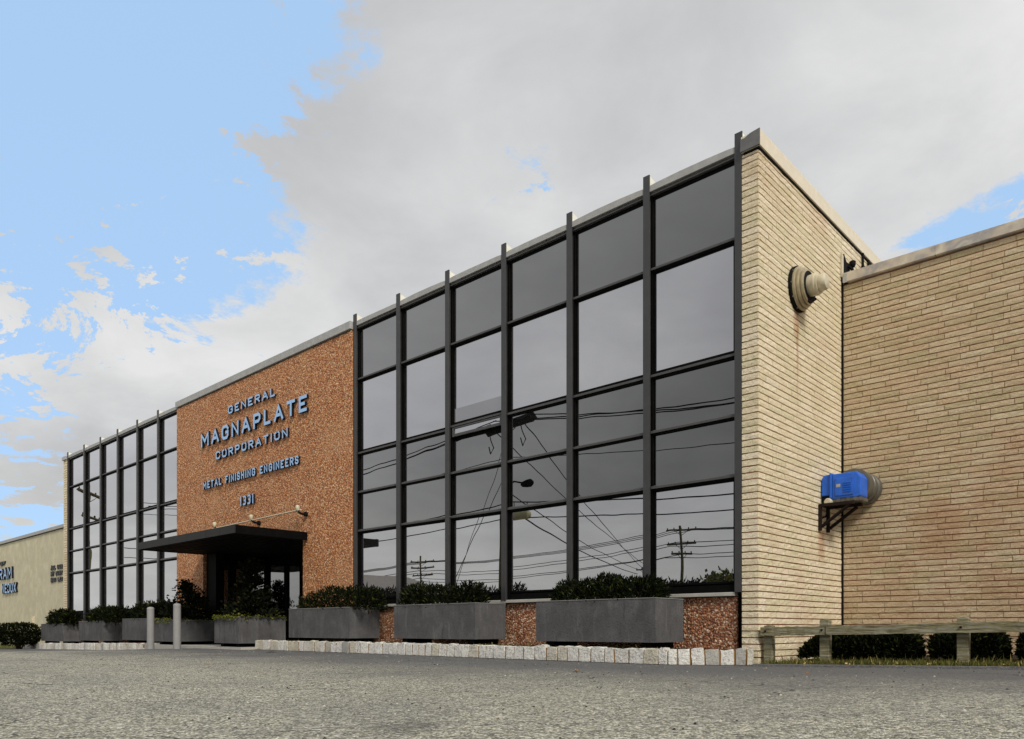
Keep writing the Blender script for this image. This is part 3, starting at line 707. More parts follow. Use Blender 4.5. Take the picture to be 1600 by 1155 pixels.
# ------------------------------------------------------------------ vent and fan
vt = thing('wall_vent', 'round cream metal exhaust vent with stepped rings high on the end wall', 'vent', (XC, 10.45, 5.16))
c0 = (XC + 0.005, 10.45, 5.16)
t = MB(); t.lathe([(0.305, -0.02), (0.308, 0.035), (0.30, 0.04)], 40, c0, 'x'); obj('wall_gasket', t, 'tar', vt, smooth=True)
for (r0, a, b) in ((0.290, 0.041, 0.085), (0.262, 0.086, 0.130), (0.232, 0.131, 0.175)):
    t = MB(); t.lathe([(r0 - 0.02, a), (r0, a + 0.004), (r0 + 0.004, (a + b) / 2), (r0 - 0.004, b - 0.006), (r0 - 0.03, b)], 40, c0, 'x'); obj('ring', t, 'vent_metal', vt, smooth=True)
t = MB(); t.lathe([(0.203, 0.165), (0.203, 0.1775)], 32, c0, 'x'); obj('throat', t, 'tar', vt)
t = MB(); t.lathe([(0.14, 0.165), (0.145, 0.25), (0.15, 0.255), (0.15, 0.275), (0.14, 0.28), (0.138, 0.31)], 32, c0, 'x'); obj('spout', t, 'cream_metal', vt, smooth=True)
t = MB(); t.lathe([(0.105, 0.30), (0.112, 0.318), (0.11, 0.385), (0.095, 0.41), (0.06, 0.42)], 32, c0, 'x'); obj('cap', t, 'cream_metal', vt, smooth=True)
t = MB(); t.tube([(XC + 0.16, 10.40, 4.98), (XC + 0.20, 10.42, 4.92), (XC + 0.26, 10.46, 4.97)], 0.02, 8); obj('drain_hook', t, 'tar', vt)
for k in range(10): 
    an = 2 * math.pi * k / 10; t = MB(); t.lathe([(0.012, 0.036), (0.012, 0.05), (0.004, 0.056)], 6, (c0[0], c0[1] + 0.299 * math.cos(an), c0[2] + 0.299 * math.sin(an)), 'x'); obj('bolt', t, 'dull_steel', vt)

fx, fy = XC, 11.38
fan = thing('blower_fan', 'blue belt guard blower fan on a dark bracket in the wall corner', 'fan', (fx + 0.4, fy, 2.3))
DX = -3.93
hd = MB(); hd.prism([(-4.125, 2.335), (-3.745, 2.335), (-3.725, 2.36), (-3.725, 2.62), (-3.78, 2.70), (-4.125, 2.70)], 'y', fy - 0.10, fy + 0.20); obj('housing', hd, 'fan_blue', fan, 0.014)
hd = MB(); hd.prism([(-4.08, 2.375), (-3.82, 2.375), (-3.82, 2.63), (-4.08, 2.63)], 'y', fy - 0.112, fy - 0.1005); obj('cover_plate', hd, 'fan_blue', fan, 0.004)
hd = MB(); hd.prism([(-4.160, 2.35), (-4.126, 2.35), (-4.126, 2.72), (-4.160, 2.72)], 'y', fy - 0.11, fy + 0.20); obj('flange', hd, 'fan_blue', fan, 0.01)
hd = MB(); hd.prism([(-4.285, 2.40), (-4.161, 2.40), (-4.161, 2.71), (-4.25, 2.70), (-4.285, 2.65)], 'y', fy - 0.08, fy + 0.18); obj('motor_cover', hd, 'fan_blue', fan, 0.014)
hd = MB(); hd.box(-4.285, -4.15, fy - 0.06, fy + 0.16, 2.25, 2.395); obj('motor', hd, 'tar', fan)
hd = MB(); hd.lathe([(0.04, -0.02), (0.055, 0), (0.055, 0.06), (0.03, 0.08)], 16, (-4.17, fy - 0.14, 2.30), 'y'); obj('pulley', hd, 'cream_metal', fan, smooth=True)
hd = MB(); hd.lathe([(0.20, 0.205), (0.235, 0.21), (0.235, 0.40), (0.215, 0.41), (0.215, 0.46), (0.23, 0.47), (0.23, 0.56), (0.215, 0.57), (0.215, 0.64), (0.235, 0.65), (0.235, 0.765), (0.225, 0.77)], 40, (DX, fy, 2.57), 'y'); obj('duct', hd, 'dull_steel', fan, smooth=True)
hd = MB(); hd.box(-4.14, -3.72, fy - 0.09, fy + 0.20, 2.285, 2.334); obj('base_plate', hd, 'dull_steel', fan, 0.004)
for x in (-4.06, -3.92, -3.82): hd = MB(); hd.box(x, x + 0.05, fy - 0.11, fy - 0.092, 2.28, 2.335); obj('foot', hd, 'dull_steel', fan, 0.003)
for k in range(5): hd = MB(); z = 2.42 + k * 0.032; hd.prism([(fy - 0.1125, z), (fy - 0.124, z + 0.004), (fy - 0.1125, z + 0.016)], 'x', -3.96, -3.85); obj('louvre', hd, 'fan_blue', fan)
for (x, z) in ((-4.065, 2.39), (-3.835, 2.39), (-4.065, 2.615), (-3.835, 2.615)): hd = MB(); hd.lathe([(0.009, -0.006), (0.009, 0.0)], 6, (x, fy - 0.1125, z), 'y'); obj('bolt', hd, 'dull_steel', fan)
hd = MB(); hd.box(-4.06, -4.0, fy - 0.1145, fy - 0.1122, 2.50, 2.545); obj('rating_plate', hd, 'galvanised', fan)
hd = MB(); hd.tube([(-4.20, fy - 0.05, 2.26), (-4.20, fy - 0.05, 2.16), (-4.24, fy - 0.04, 2.10), (-4.288, fy - 0.03, 2.09)], 0.012, 8); obj('cable', hd, 'wire_black', fan, smooth=True)
for dy in (-0.17, 0.14):
    hd = MB(); hd.box(-4.295, -4.255, fy + dy, fy + dy + 0.05, 1.89, 2.275); hd.box(-4.254, -3.79, fy + dy + 0.002, fy + dy + 0.048, 2.235, 2.28)
    obj('bracket', hd, 'rusty_iron', fan, 0.003)
    hd = MB(); p0, p1 = Vector((-4.25, fy + dy + 0.025, 1.95)), Vector((-3.86, fy + dy + 0.025, 2.23)); hd.tube([p0, p1], 0.026, 4); obj('strut', hd, 'rusty_iron', fan)

# ------------------------------------------------------------------ kerb of granite blocks
def stone_variant(seed):
    r = random.Random(seed); mb = MB(); n = 4
    # a dressed block: outer grid per face pulled in at the edges
    import itertools
    idx = {}
    def vert(i, j, k):
        key = (i, j, k)
        if key not in idx:
            p = [i / 3, j / 2, k / 3]; on = sum((i in (0, 3), j in (0, 2), k in (0, 3)))
            q = []
            for a, c in zip(p, (0.5, 0.5, 0.5)):
                s = 1.0 - (0.06 if on == 3 else 0.018 if on == 2 else 0.0)
                q.append(c + (a - c) * s + r.uniform(-0.042, 0.042))
            idx[key] = len(mb.v); mb.v.append(tuple(q))
        return idx[key]
    for i in range(3):
        for k in range(3):
            mb.face([vert(i, 0, k), vert(i + 1, 0, k), vert(i + 1, 0, k + 1), vert(i, 0, k + 1)])
            mb.face([vert(i, 2, k), vert(i, 2, k + 1), vert(i + 1, 2, k + 1), vert(i + 1, 2, k)])
    for i in range(3):
        for j in range(2):
            mb.face([vert(i, j, 3), vert(i + 1, j, 3), vert(i + 1, j + 1, 3), vert(i, j + 1, 3)])
    for j in range(2):
        for k in range(3):
            mb.face([vert(0, j, k), vert(0, j, k + 1), vert(0, j + 1, k + 1), vert(0, j + 1, k)])
            mb.face([vert(3, j, k), vert(3, j + 1, k), vert(3, j + 1, k + 1), vert(3, j, k + 1)])
    return mb
smesh = [stone_variant(300 + i).mesh('kerb_stone', 'granite') for i in range(9)]
rk = random.Random(21)
def kerb(p0, p1, wmin, wmax, ht=0.205):
    root = bpy.data.objects.new('kerb', None); C.objects.link(root); root['kind'] = 'structure'; root.location = (p0[0], p0[1], gz(p0[0]))
    d = Vector((p1[0] - p0[0], p1[1] - p0[1])); L = d.length; ang = math.atan2(d.y, d.x); d.normalize(); s = 0.0
    mo = MB(); nrm = Vector((-d.y, d.x))
    k = max(1, int(L / 1.0))
    for i in range(k):
        a, b = L * i / k + (0.02 if i == 0 else 0), L * (i + 1) / k - (0.02 if i == k - 1 else 0)
        q0 = Vector(p0) + d * a + nrm * 0.014; q1 = Vector(p0) + d * b + nrm * 0.014
        z = gz((q0.x + q1.x) / 2); o = len(mo.v)
        for zz in (z - 0.08, z + ht - 0.022):
            for q in (q0, q1, q1 + nrm * 0.085, q0 + nrm * 0.085): mo.v.append((q.x, q.y, zz))
        for q in ((0, 3, 2, 1), (4, 5, 6, 7), (0, 1, 5, 4), (1, 2, 6, 5), (2, 3, 7, 6), (3, 0, 4, 7)): mo.face([o + i_ for i_ in q])
    obj('mortar_bed', mo, 'kerb_mortar', root)
    while s < L - 0.05:
        w_ = min(rk.uniform(wmin, wmax), L - s)
        q = Vector(p0) + d * (s + 0.006) + nrm * rk.uniform(-0.010, 0.010); z = gz(q.x)
        o = link('kerb_stone', smesh[rk.randrange(9)], root)
        h = ht + 0.07 + rk.uniform(-0.015, 0.010)
        o.location = Vector((q.x, q.y, z - 0.07)) - root.location; o.scale = (w_ - 0.019, 0.12, h)
        o.rotation_euler = (0, rk.uniform(-0.03, 0.03), ang + rk.uniform(-0.02, 0.02)); s += w_
kerb((-15.42, YK), (-5.10, YK), 0.155, 0.235)
kerb((-5.09, YK + 0.01), (-4.22, 8.97), 0.12, 0.20)
kerb((-33.1, YK), (-20.15, YK), 0.15, 0.22, 0.20)

# ------------------------------------------------------------------ planters and their plants
def planter(x0, x1, y0, y1, z0, z1, label, group='grey planter boxes along the front'):
    root = thing('planter', label, 'planter', ((x0 + x1) / 2, (y0 + y1) / 2, z0 - 0.08), group)
    t = 0.05; mb = MB()
    mb.box(x0, x1, y0, y0 + t, z0, z1); mb.box(x0, x1, y1 - t, y1, z0, z1 - 0.001)
    mb.box(x0 + 0.001, x0 + t, y0 + t, y1 - t, z0 + 0.001, z1 - 0.0005); mb.box(x1 - t, x1 - 0.001, y0 + t, y1 - t, z0 + 0.001, z1 - 0.0005); mb.box(x0 + t, x1 - t, y0 + t, y1 - t, z0, z0 + 0.03)
    obj('box', mb, 'planter_concrete', root)
    rim = MB()
    rim.box(x0 - 0.006, x1 + 0.006, y0 - 0.006, y0 + t, z1 + 0.001, z1 + 0.016); rim.box(x0 - 0.006, x1 + 0.006, y1 - t, y1 + 0.006, z1 + 0.001, z1 + 0.016)
    rim.box(x0 - 0.006, x0 + t, y0 + t + 0.001, y1 - t - 0.001, z1 + 0.001, z1 + 0.0155); rim.box(x1 - t, x1 + 0.006, y0 + t + 0.001, y1 - t - 0.001, z1 + 0.001, z1 + 0.0155)
    obj('rim', rim, 'rim_concrete', root, 0.004)
    s = MB(); s.box(x0 + t + 0.002, x1 - t - 0.002, y0 + t + 0.002, y1 - t - 0.002, z1 - 0.12, z1 - 0.05); obj('soil', s, 'soil', root)
    for xx in (x0 + 0.12, x1 - 0.27):
        f = MB(); f.box(xx, xx + 0.15, y0 + 0.09, y1 - 0.05, z0 - 0.085, z0 - 0.002); obj('foot', f, 'black_frame', root)
    return root
def blades(mb, rng, pts, ln, wd, up=0.5, spread=0.8):
    for (p, nrm) in pts:
        if rng.random() < 0.05: ln_ = ln * 1.7
        else: ln_ = ln
        d = (nrm * spread + Vector((rng.gauss(0, .45), rng.gauss(0, .45), up + rng.gauss(0, .4)))).normalized()
        a = d.cross(Vector((rng.gauss(0, 1), rng.gauss(0, 1), rng.gauss(0, 1)))).normalized() * wd * rng.uniform(.7, 1.2)
        l = ln_ * rng.uniform(.6, 1.25); p = Vector(p); q = p + d * l * 0.55; e = p + d * l; o = len(mb.v)
        mb.v += [tuple(p), tuple(q + a), tuple(e), tuple(q - a)]; mb.face([o, o + 1, o + 2, o + 3])
def hedge_pts(rng, n, x0, x1, y0, y1, z0, z1, lump=0.34, flat=False):
    """points through a lumpy clipped volume, denser near its skin"""
    nb = max(2, int((x1 - x0) / 0.32)); bumps = [(x0 + (i + 0.5 + rng.uniform(-.3, .3)) * (x1 - x0) / nb, rng.uniform(0.8, 1.08)) for i in range(nb)]
    out = []; cx, cy = (x0 + x1) / 2, (y0 + y1) / 2; tries = 0
    while len(out) < n and tries < n * 30:
        tries += 1
        u, v, w = rng.uniform(-1, 1), rng.uniform(-1, 1), rng.uniform(0, 1)
        x = cx + u * (x1 - x0) / 2; k = min(bumps, key=lambda b: abs(b[0] - x))
        h = k[1] - lump * min(1, abs(k[0] - x) / ((x1 - x0) / nb / 2)) ** 2
        if flat: h = 1.0
        e = abs(u) ** 5 + abs(v) ** 3 + (w / h) ** 4
        if e > 1.0 or (e < 0.35 and rng.random() < 0.75): continue
        y = cy + v * (y1 - y0) / 2; z = z0 + w * (z1 - z0)
        out.append(((x, y, z), Vector((u ** 3 * 1.2, v, max(0, w - .3) * 1.2))))
    return out
rh = random.Random(33)
def hedge(name, label, cat, x0, x1, y0, y1, z0, z1, n, m='yew', ln=0.075, wd=0.012, group=None, flat=False):
    root = thing(name, label, cat, ((x0 + x1) / 2, (y0 + y1) / 2, z0), group)
    mb = MB(); blades(mb, rh, hedge_pts(rh, n, x0, x1, y0, y1, z0, z1, flat=flat), ln, wd); obj('foliage', mb, m, root)
    st = MB()
    for i in range(max(3, int((x1 - x0) / 0.25))):
        x = rh.uniform(x0 + 0.15, x1 - 0.15); y = (y0 + y1) / 2 + rh.uniform(-.08, .08)
        st.tube([(x, y, z0 - 0.06), (x + rh.uniform(-.05, .05), y, z0 + 0.1), (x + rh.uniform(-.14, .14), y + rh.uniform(-.1, .1), z0 + (z1 - z0) * 0.75)], [0.014, 0.01, 0.004], 5)
    obj('stems', st, 'twig', root); return root
GP, GH = 'grey planter boxes along the front', 'clipped yew hedges in the planters'
planter(-7.37, -5.33, 8.46, 9.16, 0.275, 0.845, 'long grey concrete planter nearest the cream brick corner')
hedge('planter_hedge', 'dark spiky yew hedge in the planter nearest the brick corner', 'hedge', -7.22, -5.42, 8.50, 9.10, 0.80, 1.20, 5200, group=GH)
planter(-10.70, -8.65, 8.46, 9.16, 0.285, 0.855, 'middle of the three long grey planters right of the entrance')
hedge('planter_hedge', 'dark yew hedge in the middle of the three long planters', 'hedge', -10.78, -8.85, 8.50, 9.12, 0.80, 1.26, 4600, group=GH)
planter(-14.19, -12.04, 8.46, 9.16, 0.27, 0.85, 'long grey planter just right of the entrance canopy')
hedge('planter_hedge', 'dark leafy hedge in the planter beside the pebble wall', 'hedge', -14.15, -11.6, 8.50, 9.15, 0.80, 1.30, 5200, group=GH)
planter(-30.70, -28.40, 8.46, 9.02, 0.02, 0.605, 'small looking grey planter at the far left end beside the round hedge')
hedge('planter_hedge', 'low dark hedge in the far left planter by the beige building', 'hedge', -30.3, -28.2, 8.46, 9.02, 0.56, 1.10, 2600, ln=0.11, wd=0.022, group=GH)
planter(-26.83, -24.70, 8.46, 9.02, 0.08, 0.67, 'second grey planter from the far left, before tall dark fins')
hedge('planter_hedge', 'wide dark hedge in the second planter from the far left', 'hedge', -26.4, -23.6, 8.48, 9.02, 0.62, 1.15, 3000, ln=0.11, wd=0.022, group=GH)
planter(-23.20, -20.75, 8.46, 9.12, 0.13, 0.72, 'grey planter partly behind the left bollard')
hedge('planter_hedge', 'dark hedge rising behind the left bollard', 'hedge', -22.9, -20.6, 8.5, 9.12, 0.68, 1.22, 3000, ln=0.10, wd=0.02, group=GH)
planter(-20.03, -18.93, 8.08, 9.16, 0.13, 0.655, 'square grey planter between the two bollards left of the doors')
planter(-16.68, -15.57, 8.06, 9.20, 0.13, 0.70, 'square grey planter under the canopy right of the doors')
def holly(label, cx, cy, z0, h, r, n, seed, trunk=0.03):
    root = thing('holly_shrub', label, 'shrub', (cx, cy, z0), 'holly shrubs beside the entrance'); rng = random.Random(seed)
    mb = MB(); st = MB(); st.tube([(cx, cy, z0 - 0.08), (cx + 0.02, cy, z0 + h * .5), (cx, cy, z0 + h * 0.95)], [trunk, trunk * .6, 0.006], 6)
    pts = []; nb = 90
    for b in range(nb):
        t = ((b + rng.random()) / nb) ** 1.25; z = z0 + h * (0.0 + 0.92 * t); an = rng.uniform(0, 6.28); ln = r * (1.03 - t) ** 0.8 * rng.uniform(0.65, 1.15)
        e = Vector((cx + ln * math.cos(an), cy + ln * math.sin(an) * 0.8, z + ln * 0.25)); s0 = Vector((cx, cy, z))
        st.tube([s0, (s0 + e) / 2 + Vector((0, 0, .02)), e], [0.008, 0.006, 0.003], 4)
        for q in range(max(6, int(n / nb * (1.6 - 1.2 * t)))):
            f = rng.random() ** 0.6; p = s0.lerp(e, f) + Vector((rng.gauss(0, .06), rng.gauss(0, .06), rng.gauss(0, .05)))
            pts.append((p, Vector((math.cos(an), math.sin(an), 0.2))))
    blades(mb, rng, pts, 0.085, 0.026, up=0.25); obj('foliage', mb, 'holly', root); obj('branches', st, 'twig', root)
holly('dark cone shaped holly in the square planter left of the doors', -19.35, 8.62, 0.60, 1.12, 0.72, 3600, 51)
holly('tall loose holly under the right end of the canopy', -16.05, 8.62, 0.64, 1.45, 0.60, 4200, 52)
def trailing(label, x0, x1, y0, y1, z, n, seed):
    rng = random.Random(seed); mb = MB(); pts = []
    for i in range(n):
        s = rng.random()
        if s < 0.45: p = (rng.uniform(x0, x1), y0 - 0.015 - abs(rng.gauss(0, .012)), z + 0.03 - abs(rng.gauss(0, .045))); nn = Vector((0, -1, .2))
        elif s < 0.75: p = (x1 + 0.012 + abs(rng.gauss(0, .01)), rng.uniform(y0, y1), z + 0.03 - abs(rng.gauss(0, .04))); nn = Vector((1, 0, .2))
        else: p = (rng.uniform(x0, x1), rng.uniform(y0, y1), z + rng.uniform(-.02, .05)); nn = Vector((0, 0, 1))
        pts.append((p, nn))
    blades(mb, rng, pts, 0.05, 0.018, up=-0.1); root = thing('trailing_plant', label, 'plant', ((x0 + x1) / 2, (y0 + y1) / 2, z)); obj('leaves', mb, 'ivy', root)
    st = MB()
    for i in range(9): x = rng.uniform(x0 + .1, x1 - .1); st.tube([(x, (y0 + y1) / 2, z - 0.03), (x + .05, y0 + 0.02, z + 0.03), (x + 0.08, y0 - 0.015, z - 0.02)], 0.004, 4)
    obj('stems', st, 'twig', root)
trailing('yellow green ivy trailing over the rim of the planter under the canopy', -16.68, -15.57, 8.06, 9.20, 0.72, 420, 61)
trailing('sparse ivy on the rim of the square planter between the bollards', -20.03, -18.93, 8.08, 9.16, 0.675, 220, 62)
# clipped hedge bowl at the far left and the boxy hedges under the guard rail
def bowl(label):
    root = thing('clipped_hedge', label, 'hedge', (-31.2, 7.9, -0.3)); rng = random.Random(71); pts = []
    while len(pts) < 5000:
        u, v, w = rng.uniform(-1, 1), rng.uniform(-1, 1), rng.random()
        k = 0.70 + 0.30 * min(1, w / 0.45) ** 0.7
        if w > 0.6: k *= 1 - ((w - 0.6) / 0.4) ** 2 * 0.35
        e = (u * u + v * v) / (k * k)
        if e > 1 or (e < 0.5 and w < 0.9 and rng.random() < .8): continue
        pts.append(((-31.2 + u * 0.68, 7.9 + v * 0.68, -0.14 + w * 0.76), Vector((u, v, 0.4 if w > .8 else 0))))
    mb = MB(); blades(mb, rng, pts, 0.09, 0.022, up=0.2, spread=.6); obj('foliage', mb, 'yew', root)
    st = MB()
    for i in range(16): x = -31.2 + rng.uniform(-.3, .3); st.tube([(x, 7.9, -0.34), (x + rng.uniform(-.3, .3), 7.9 + rng.uniform(-.2, .2), 0.3)], 0.02, 5)
    obj('stems', st, 'twig', root)
bowl('low round topped dark clipped bush on the grass before the beige building')
GB = 'boxy dark shrubs behind the guard rail'
for (x0, x1, z1, lab) in ((-4.12, -3.46, 0.42, 'rounded dark shrub behind the guard rail next to the brick corner'), (-3.43, -2.72, 0.45, 'second boxy dark shrub from the brick corner under the rail'),
                          (-2.56, -1.80, 0.47, 'third boxy dark shrub along the wing wall'), (-1.66, -0.9, 0.47, 'boxy dark shrub at the right edge of the wing')):
    hedge('boxy_shrub', lab, 'shrub', x0, x1, 9.95, 10.75, gz(x0) + 0.06, z1 - 0.03, 6500, ln=0.06, wd=0.012, group=GB, flat=(x0 > -3.9))

# ------------------------------------------------------------------ bollards
def bollard(x, y, h, label):
    root = thing('bollard', label, 'bollard', (x, y, gz(x)), 'steel bollards before the entrance')
    z = gz(x); t = MB(); t.lathe([(0.082, z - 0.05), (0.080, z + h - 0.03)], 28, (x, y, 0)); obj('post', t, 'bollard_paint', root, smooth=True)
    t = MB(); t.lathe([(0.082, z + h - 0.029), (0.080, z + h), (0.062, z + h + 0.022), (0.03, z + h + 0.032), (0.008, z + h + 0.034)], 28, (x, y, 0)); obj('cap', t, 'bollard_paint', root, smooth=True)
bollard(-18.55, 7.40, 0.97, 'left of two grey steel bollards, before the planter row')
bollard(-17.15, 7.42, 0.99, 'right of two grey steel bollards, in line with the entrance doors')

# ------------------------------------------------------------------ guard rail
gr = thing('guard_rail', 'weathered low timber guard rail before the brick wing', 'fence', (-2, 9.3, 0))
def rough_beam(x0, x1, y0, y1, z0a, z0b, h, seed, n=14):
    r = random.Random(seed); mb = MB()
    for i in range(n + 1):
        t = i / n; x = x0 + (x1 - x0) * t; z = z0a + (z0b - z0a) * t; j = lambda: r.uniform(-.005, .005)
        mb.v += [(x, y0 + j(), z + j()), (x, y1, z + j()), (x, y1, z + h + j()), (x, y0 + j(), z + h + j() * 1.6)]
    for i in range(n):
        for k in range(4): a = i * 4 + k; b = i * 4 + (k + 1) % 4; mb.face([a, b, b + 4, a + 4])
    mb.face([0, 3, 2, 1]); a = n * 4; mb.face([a, a + 1, a + 2, a + 3]); return mb
for (x0, x1, s) in ((-4.26, -3.46, 1), (-3.445, -0.60, 2), (-0.585, 2.2, 3)):
    obj('rail', rough_beam(x0, x1, 9.215, 9.285, 0.367 + gz(x0), 0.366 + gz(x1) * 0.9, 0.108, s), 'weathered_wood', gr)
for x, h in ((-4.195, .505), (-3.49, .555), (-2.02, .540), (-0.58, .54), (0.9, .55), (2.15, .54)):
    r = random.Random(int(x * 100)); mb = MB(); z = gz(x)
    mb.prism([(x - 0.055, z - 0.1), (x + 0.055, z - 0.1), (x + 0.056, z + h - r.uniform(0, .02)), (x + 0.01, z + h), (x - 0.054, z + h - r.uniform(0, .02))], 'y', 9.288, 9.39)
    po = obj('post', mb, 'weathered_wood', gr, 0.006)
    b_ = MB(); b_.lathe([(0.012, -0.012), (0.014, -0.002), (0.014, 0.004)], 8, (x, 9.213, z + 0.425), 'y'); obj('bolt', b_, 'rusty_iron', po)
gs = MB(); rg = random.Random(81); pts = []
for i in range(5200):
    x = -4.1 + 4.6 * rg.random(); y = 8.80 + abs(rg.gauss(0, .5)); pts.append(((x, min(y, 12.0), gz(x) + 0.01), Vector((0, 0, 1))))
blades(gs, rg, pts, 0.07, 0.004, up=1.0, spread=.3); o = obj('grass', gs, 'grass'); tag(o, 'short ragged grass along the foot of the guard rail', 'grass', kind='stuff')
gs = MB(); pts = []
for i in range(1500):
    x = rg.uniform(-15.2, -5.1); pts.append(((x, YK + 0.13 + abs(rg.gauss(0, .06)), 0.185), Vector((0, 0, 1))))
blades(gs, rg, pts, 0.035, 0.005, up=.7, spread=.3); o = obj('moss', gs, 'grass'); tag(o, 'low weeds and moss growing behind the granite kerb', 'moss', kind='stuff')
gs = MB(); pts = []
for i in range(6000):
    x = rg.uniform(-46, -33.2); pts.append(((x, rg.uniform(7.42, 9.55), gz(x) + 0.01), Vector((0, 0, 1))))
blades(gs, rg, pts, 0.08, 0.008, up=1.0, spread=.3); o = obj('grass', gs, 'grass'); tag(o, 'patch of grass under the clipped hedge', 'grass', kind='stuff')

# ------------------------------------------------------------------ fallen leaves
def leaf_mesh(seed, m):
    r = random.Random(seed); mb = MB(); n = 10; pts = []
    for k in range(n):
        a = 2 * math.pi * k / n; q = (0.034 if k % 2 == 0 else 0.020) * r.uniform(.8, 1.2); pts.append((q * math.cos(a) * 1.3, q * math.sin(a), r.uniform(0.003, 0.016)))
    mb.v = [(0, 0, 0.004)] + pts
    for k in range(n): mb.face([0, 1 + k, 1 + (k + 1) % n])
    return mb.mesh('fallen_leaf', m)
lm1 = [leaf_mesh(i, 'dry_leaf') for i in range(4)]; lm2 = [leaf_mesh(9 + i, 'yellow_leaf') for i in range(4)]
rl = random.Random(17)
for (x, y) in ((-6.2, 7.35), (-10.6, 5.1), (-11.9, 4.05), (-4.2, 5.6), (-12.9, 6.3), (-3.6, 7.9), (-5.0, 6.4), (-3.0, 5.2), (-8.4, 6.9), (-9.3, 4.4), (-7.0, 3.9), (-15.0, 4.7), (-2.9, 7.3), (-14.3, 6.6)):
    o = link('fallen_leaf', rl.choice(lm1)); o.location = (x, y, gz(x) + 0.003); o.rotation_euler = (rl.uniform(-.2, .2), rl.uniform(-.2, .2), rl.uniform(0, 6)); s = rl.uniform(.5, 1.0); o.scale = (s, s, s)
    tag(o, 'small brown dry leaf lying on the asphalt', 'leaf', 'brown leaves scattered on the asphalt')
for i in range(46):
    x = rl.uniform(-4.0, -0.8); y = rl.uniform(8.85, 9.5)
    o = link('fallen_leaf', rl.choice(lm2)); o.location = (x, y, gz(x) + 0.03); o.rotation_euler = (rl.uniform(-.5, .5), rl.uniform(-.5, .5), rl.uniform(0, 6)); s = rl.uniform(.6, 1.1); o.scale = (s, s, s)
    tag(o, 'pale yellow leaf in the grass under the guard rail', 'leaf', 'yellow leaves under the guard rail')

gt = MB(); rgt = random.Random(19)
for i in range(1600):
    x = rgt.uniform(-15, 0.5); y = rgt.uniform(1.6, 8.3); r_ = rgt.choice((0.003, 0.004, 0.005, 0.007, 0.010)); z = gz(x); o_ = len(gt.v)
    for k in range(5): a_ = 6.283 * k / 5 + rgt.uniform(-.4, .4); gt.v.append((x + r_ * math.cos(a_) * rgt.uniform(.7, 1.4), y + r_ * math.sin(a_), z))
    gt.v.append((x, y, z + r_ * rgt.uniform(.6, 1.1)))
    for k in range(5): gt.face([o_ + k, o_ + (k + 1) % 5, o_ + 5])
js = MB(); nj = 60  # dark strip laid in for the dirt and under-shadow at the kerb foot
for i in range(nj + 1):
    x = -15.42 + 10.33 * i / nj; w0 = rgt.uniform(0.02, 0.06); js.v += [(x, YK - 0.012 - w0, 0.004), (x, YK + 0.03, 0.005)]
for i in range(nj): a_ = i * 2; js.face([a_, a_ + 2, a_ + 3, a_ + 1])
struct('kerb_foot_shadow', js, 'tar')
js = MB()  # same painted shadow strip along the slanting kerb
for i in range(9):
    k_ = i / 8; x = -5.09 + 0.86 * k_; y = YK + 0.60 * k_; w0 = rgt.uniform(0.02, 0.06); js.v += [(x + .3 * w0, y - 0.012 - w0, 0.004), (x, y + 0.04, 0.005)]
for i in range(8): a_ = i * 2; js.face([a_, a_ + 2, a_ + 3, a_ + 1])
struct('kerb_foot_shadow', js, 'tar')
o = obj('grit', gt, 'grit'); tag(o, 'loose grit and crumbs scattered on the asphalt', 'grit', kind='stuff')

# ------------------------------------------------------------------ across the street: what the glass reflects
def pole(label, x, y, h, arms, lean=0.0, r=0.16, m='pole_wood'):
    root = thing('utility_pole', label, 'utility pole', (x, y, 0), 'utility poles across the street')
    t = MB(); t.tube([(x + lean, y, -0.4), (x + lean * .5, y, h * .5), (x, y, h)], [r, r * .85, r * .65], 12); obj('pole', t, 'pole_wood', root, smooth=True)
    for (z, l, ang, th, pins) in arms:
        t = MB(); d = Vector((math.cos(R(ang)), math.sin(R(ang)), 0)) * l / 2; c = Vector((x, y - 0.2, z))
        t.tube([c - d, c + d], th, 4); a = obj('crossarm', t, m, root)
        i_ = MB()
        for k in range(pins):
            p = c - d * 0.92 + d * 1.84 * k / (pins - 1); i_.lathe([(0.03, 0.06), (0.05, 0.10), (0.06, 0.17), (0.035, 0.24)], 8, tuple(p))
        obj('insulators', i_, 'tar', a)
        t = MB(); t.tube([c - d * .5, (x, y - 0.14, z - 0.55)], 0.025, 4); t.tube([c + d * .5, (x, y - 0.14, z - 0.55)], 0.025, 4); obj('braces', t, 'pole_wood', a)
    return root
PX, PY = -25.65, -8.6
near = pole('near wooden utility pole with heavy crossarm and street lamp', PX, PY, 10.9, [(10.5, 3.5, 6, 0.24, 4)], lean=-0.35, r=0.17, m='tar')
t = MB(); t.tube([(PX + .1, PY, 7.35), (PX + .55, PY, 7.55), (PX + 1.05, PY, 7.45)], 0.04, 8); la = obj('lamp_arm', t, 'wire_black', near)
t = MB(); t.lathe([(0.04, 0), (0.13, 0.12), (0.19, 0.40), (0.20, 0.60), (0.10, 0.74), (0.02, 0.78)], 16, (PX + 1.0, PY, 7.36), 'x'); obj('lamp_head', t, 'wire_black', la, smooth=True)
for sx in (-1.3, 0.9):
    t = MB(); t.tube([(PX + sx, PY, 10.4), (PX + sx + .25, PY + .1, 9.9), (PX + sx + .5, PY + .1, 9.45), (PX + sx + .2, PY, 9.2), (PX + sx + .05, PY, 9.6)], 0.03, 6); obj('jumper', t, 'wire_black', near)
far1 = pole('distant utility pole with three crossarms seen in the right hand pane', -36.7, -44.0, 10.1, [(9.7, 2.9, -18, 0.09, 5), (8.4, 3.2, 6, 0.09, 5), (7.5, 1.9, -18, 0.09, 4)], lean=0.3)
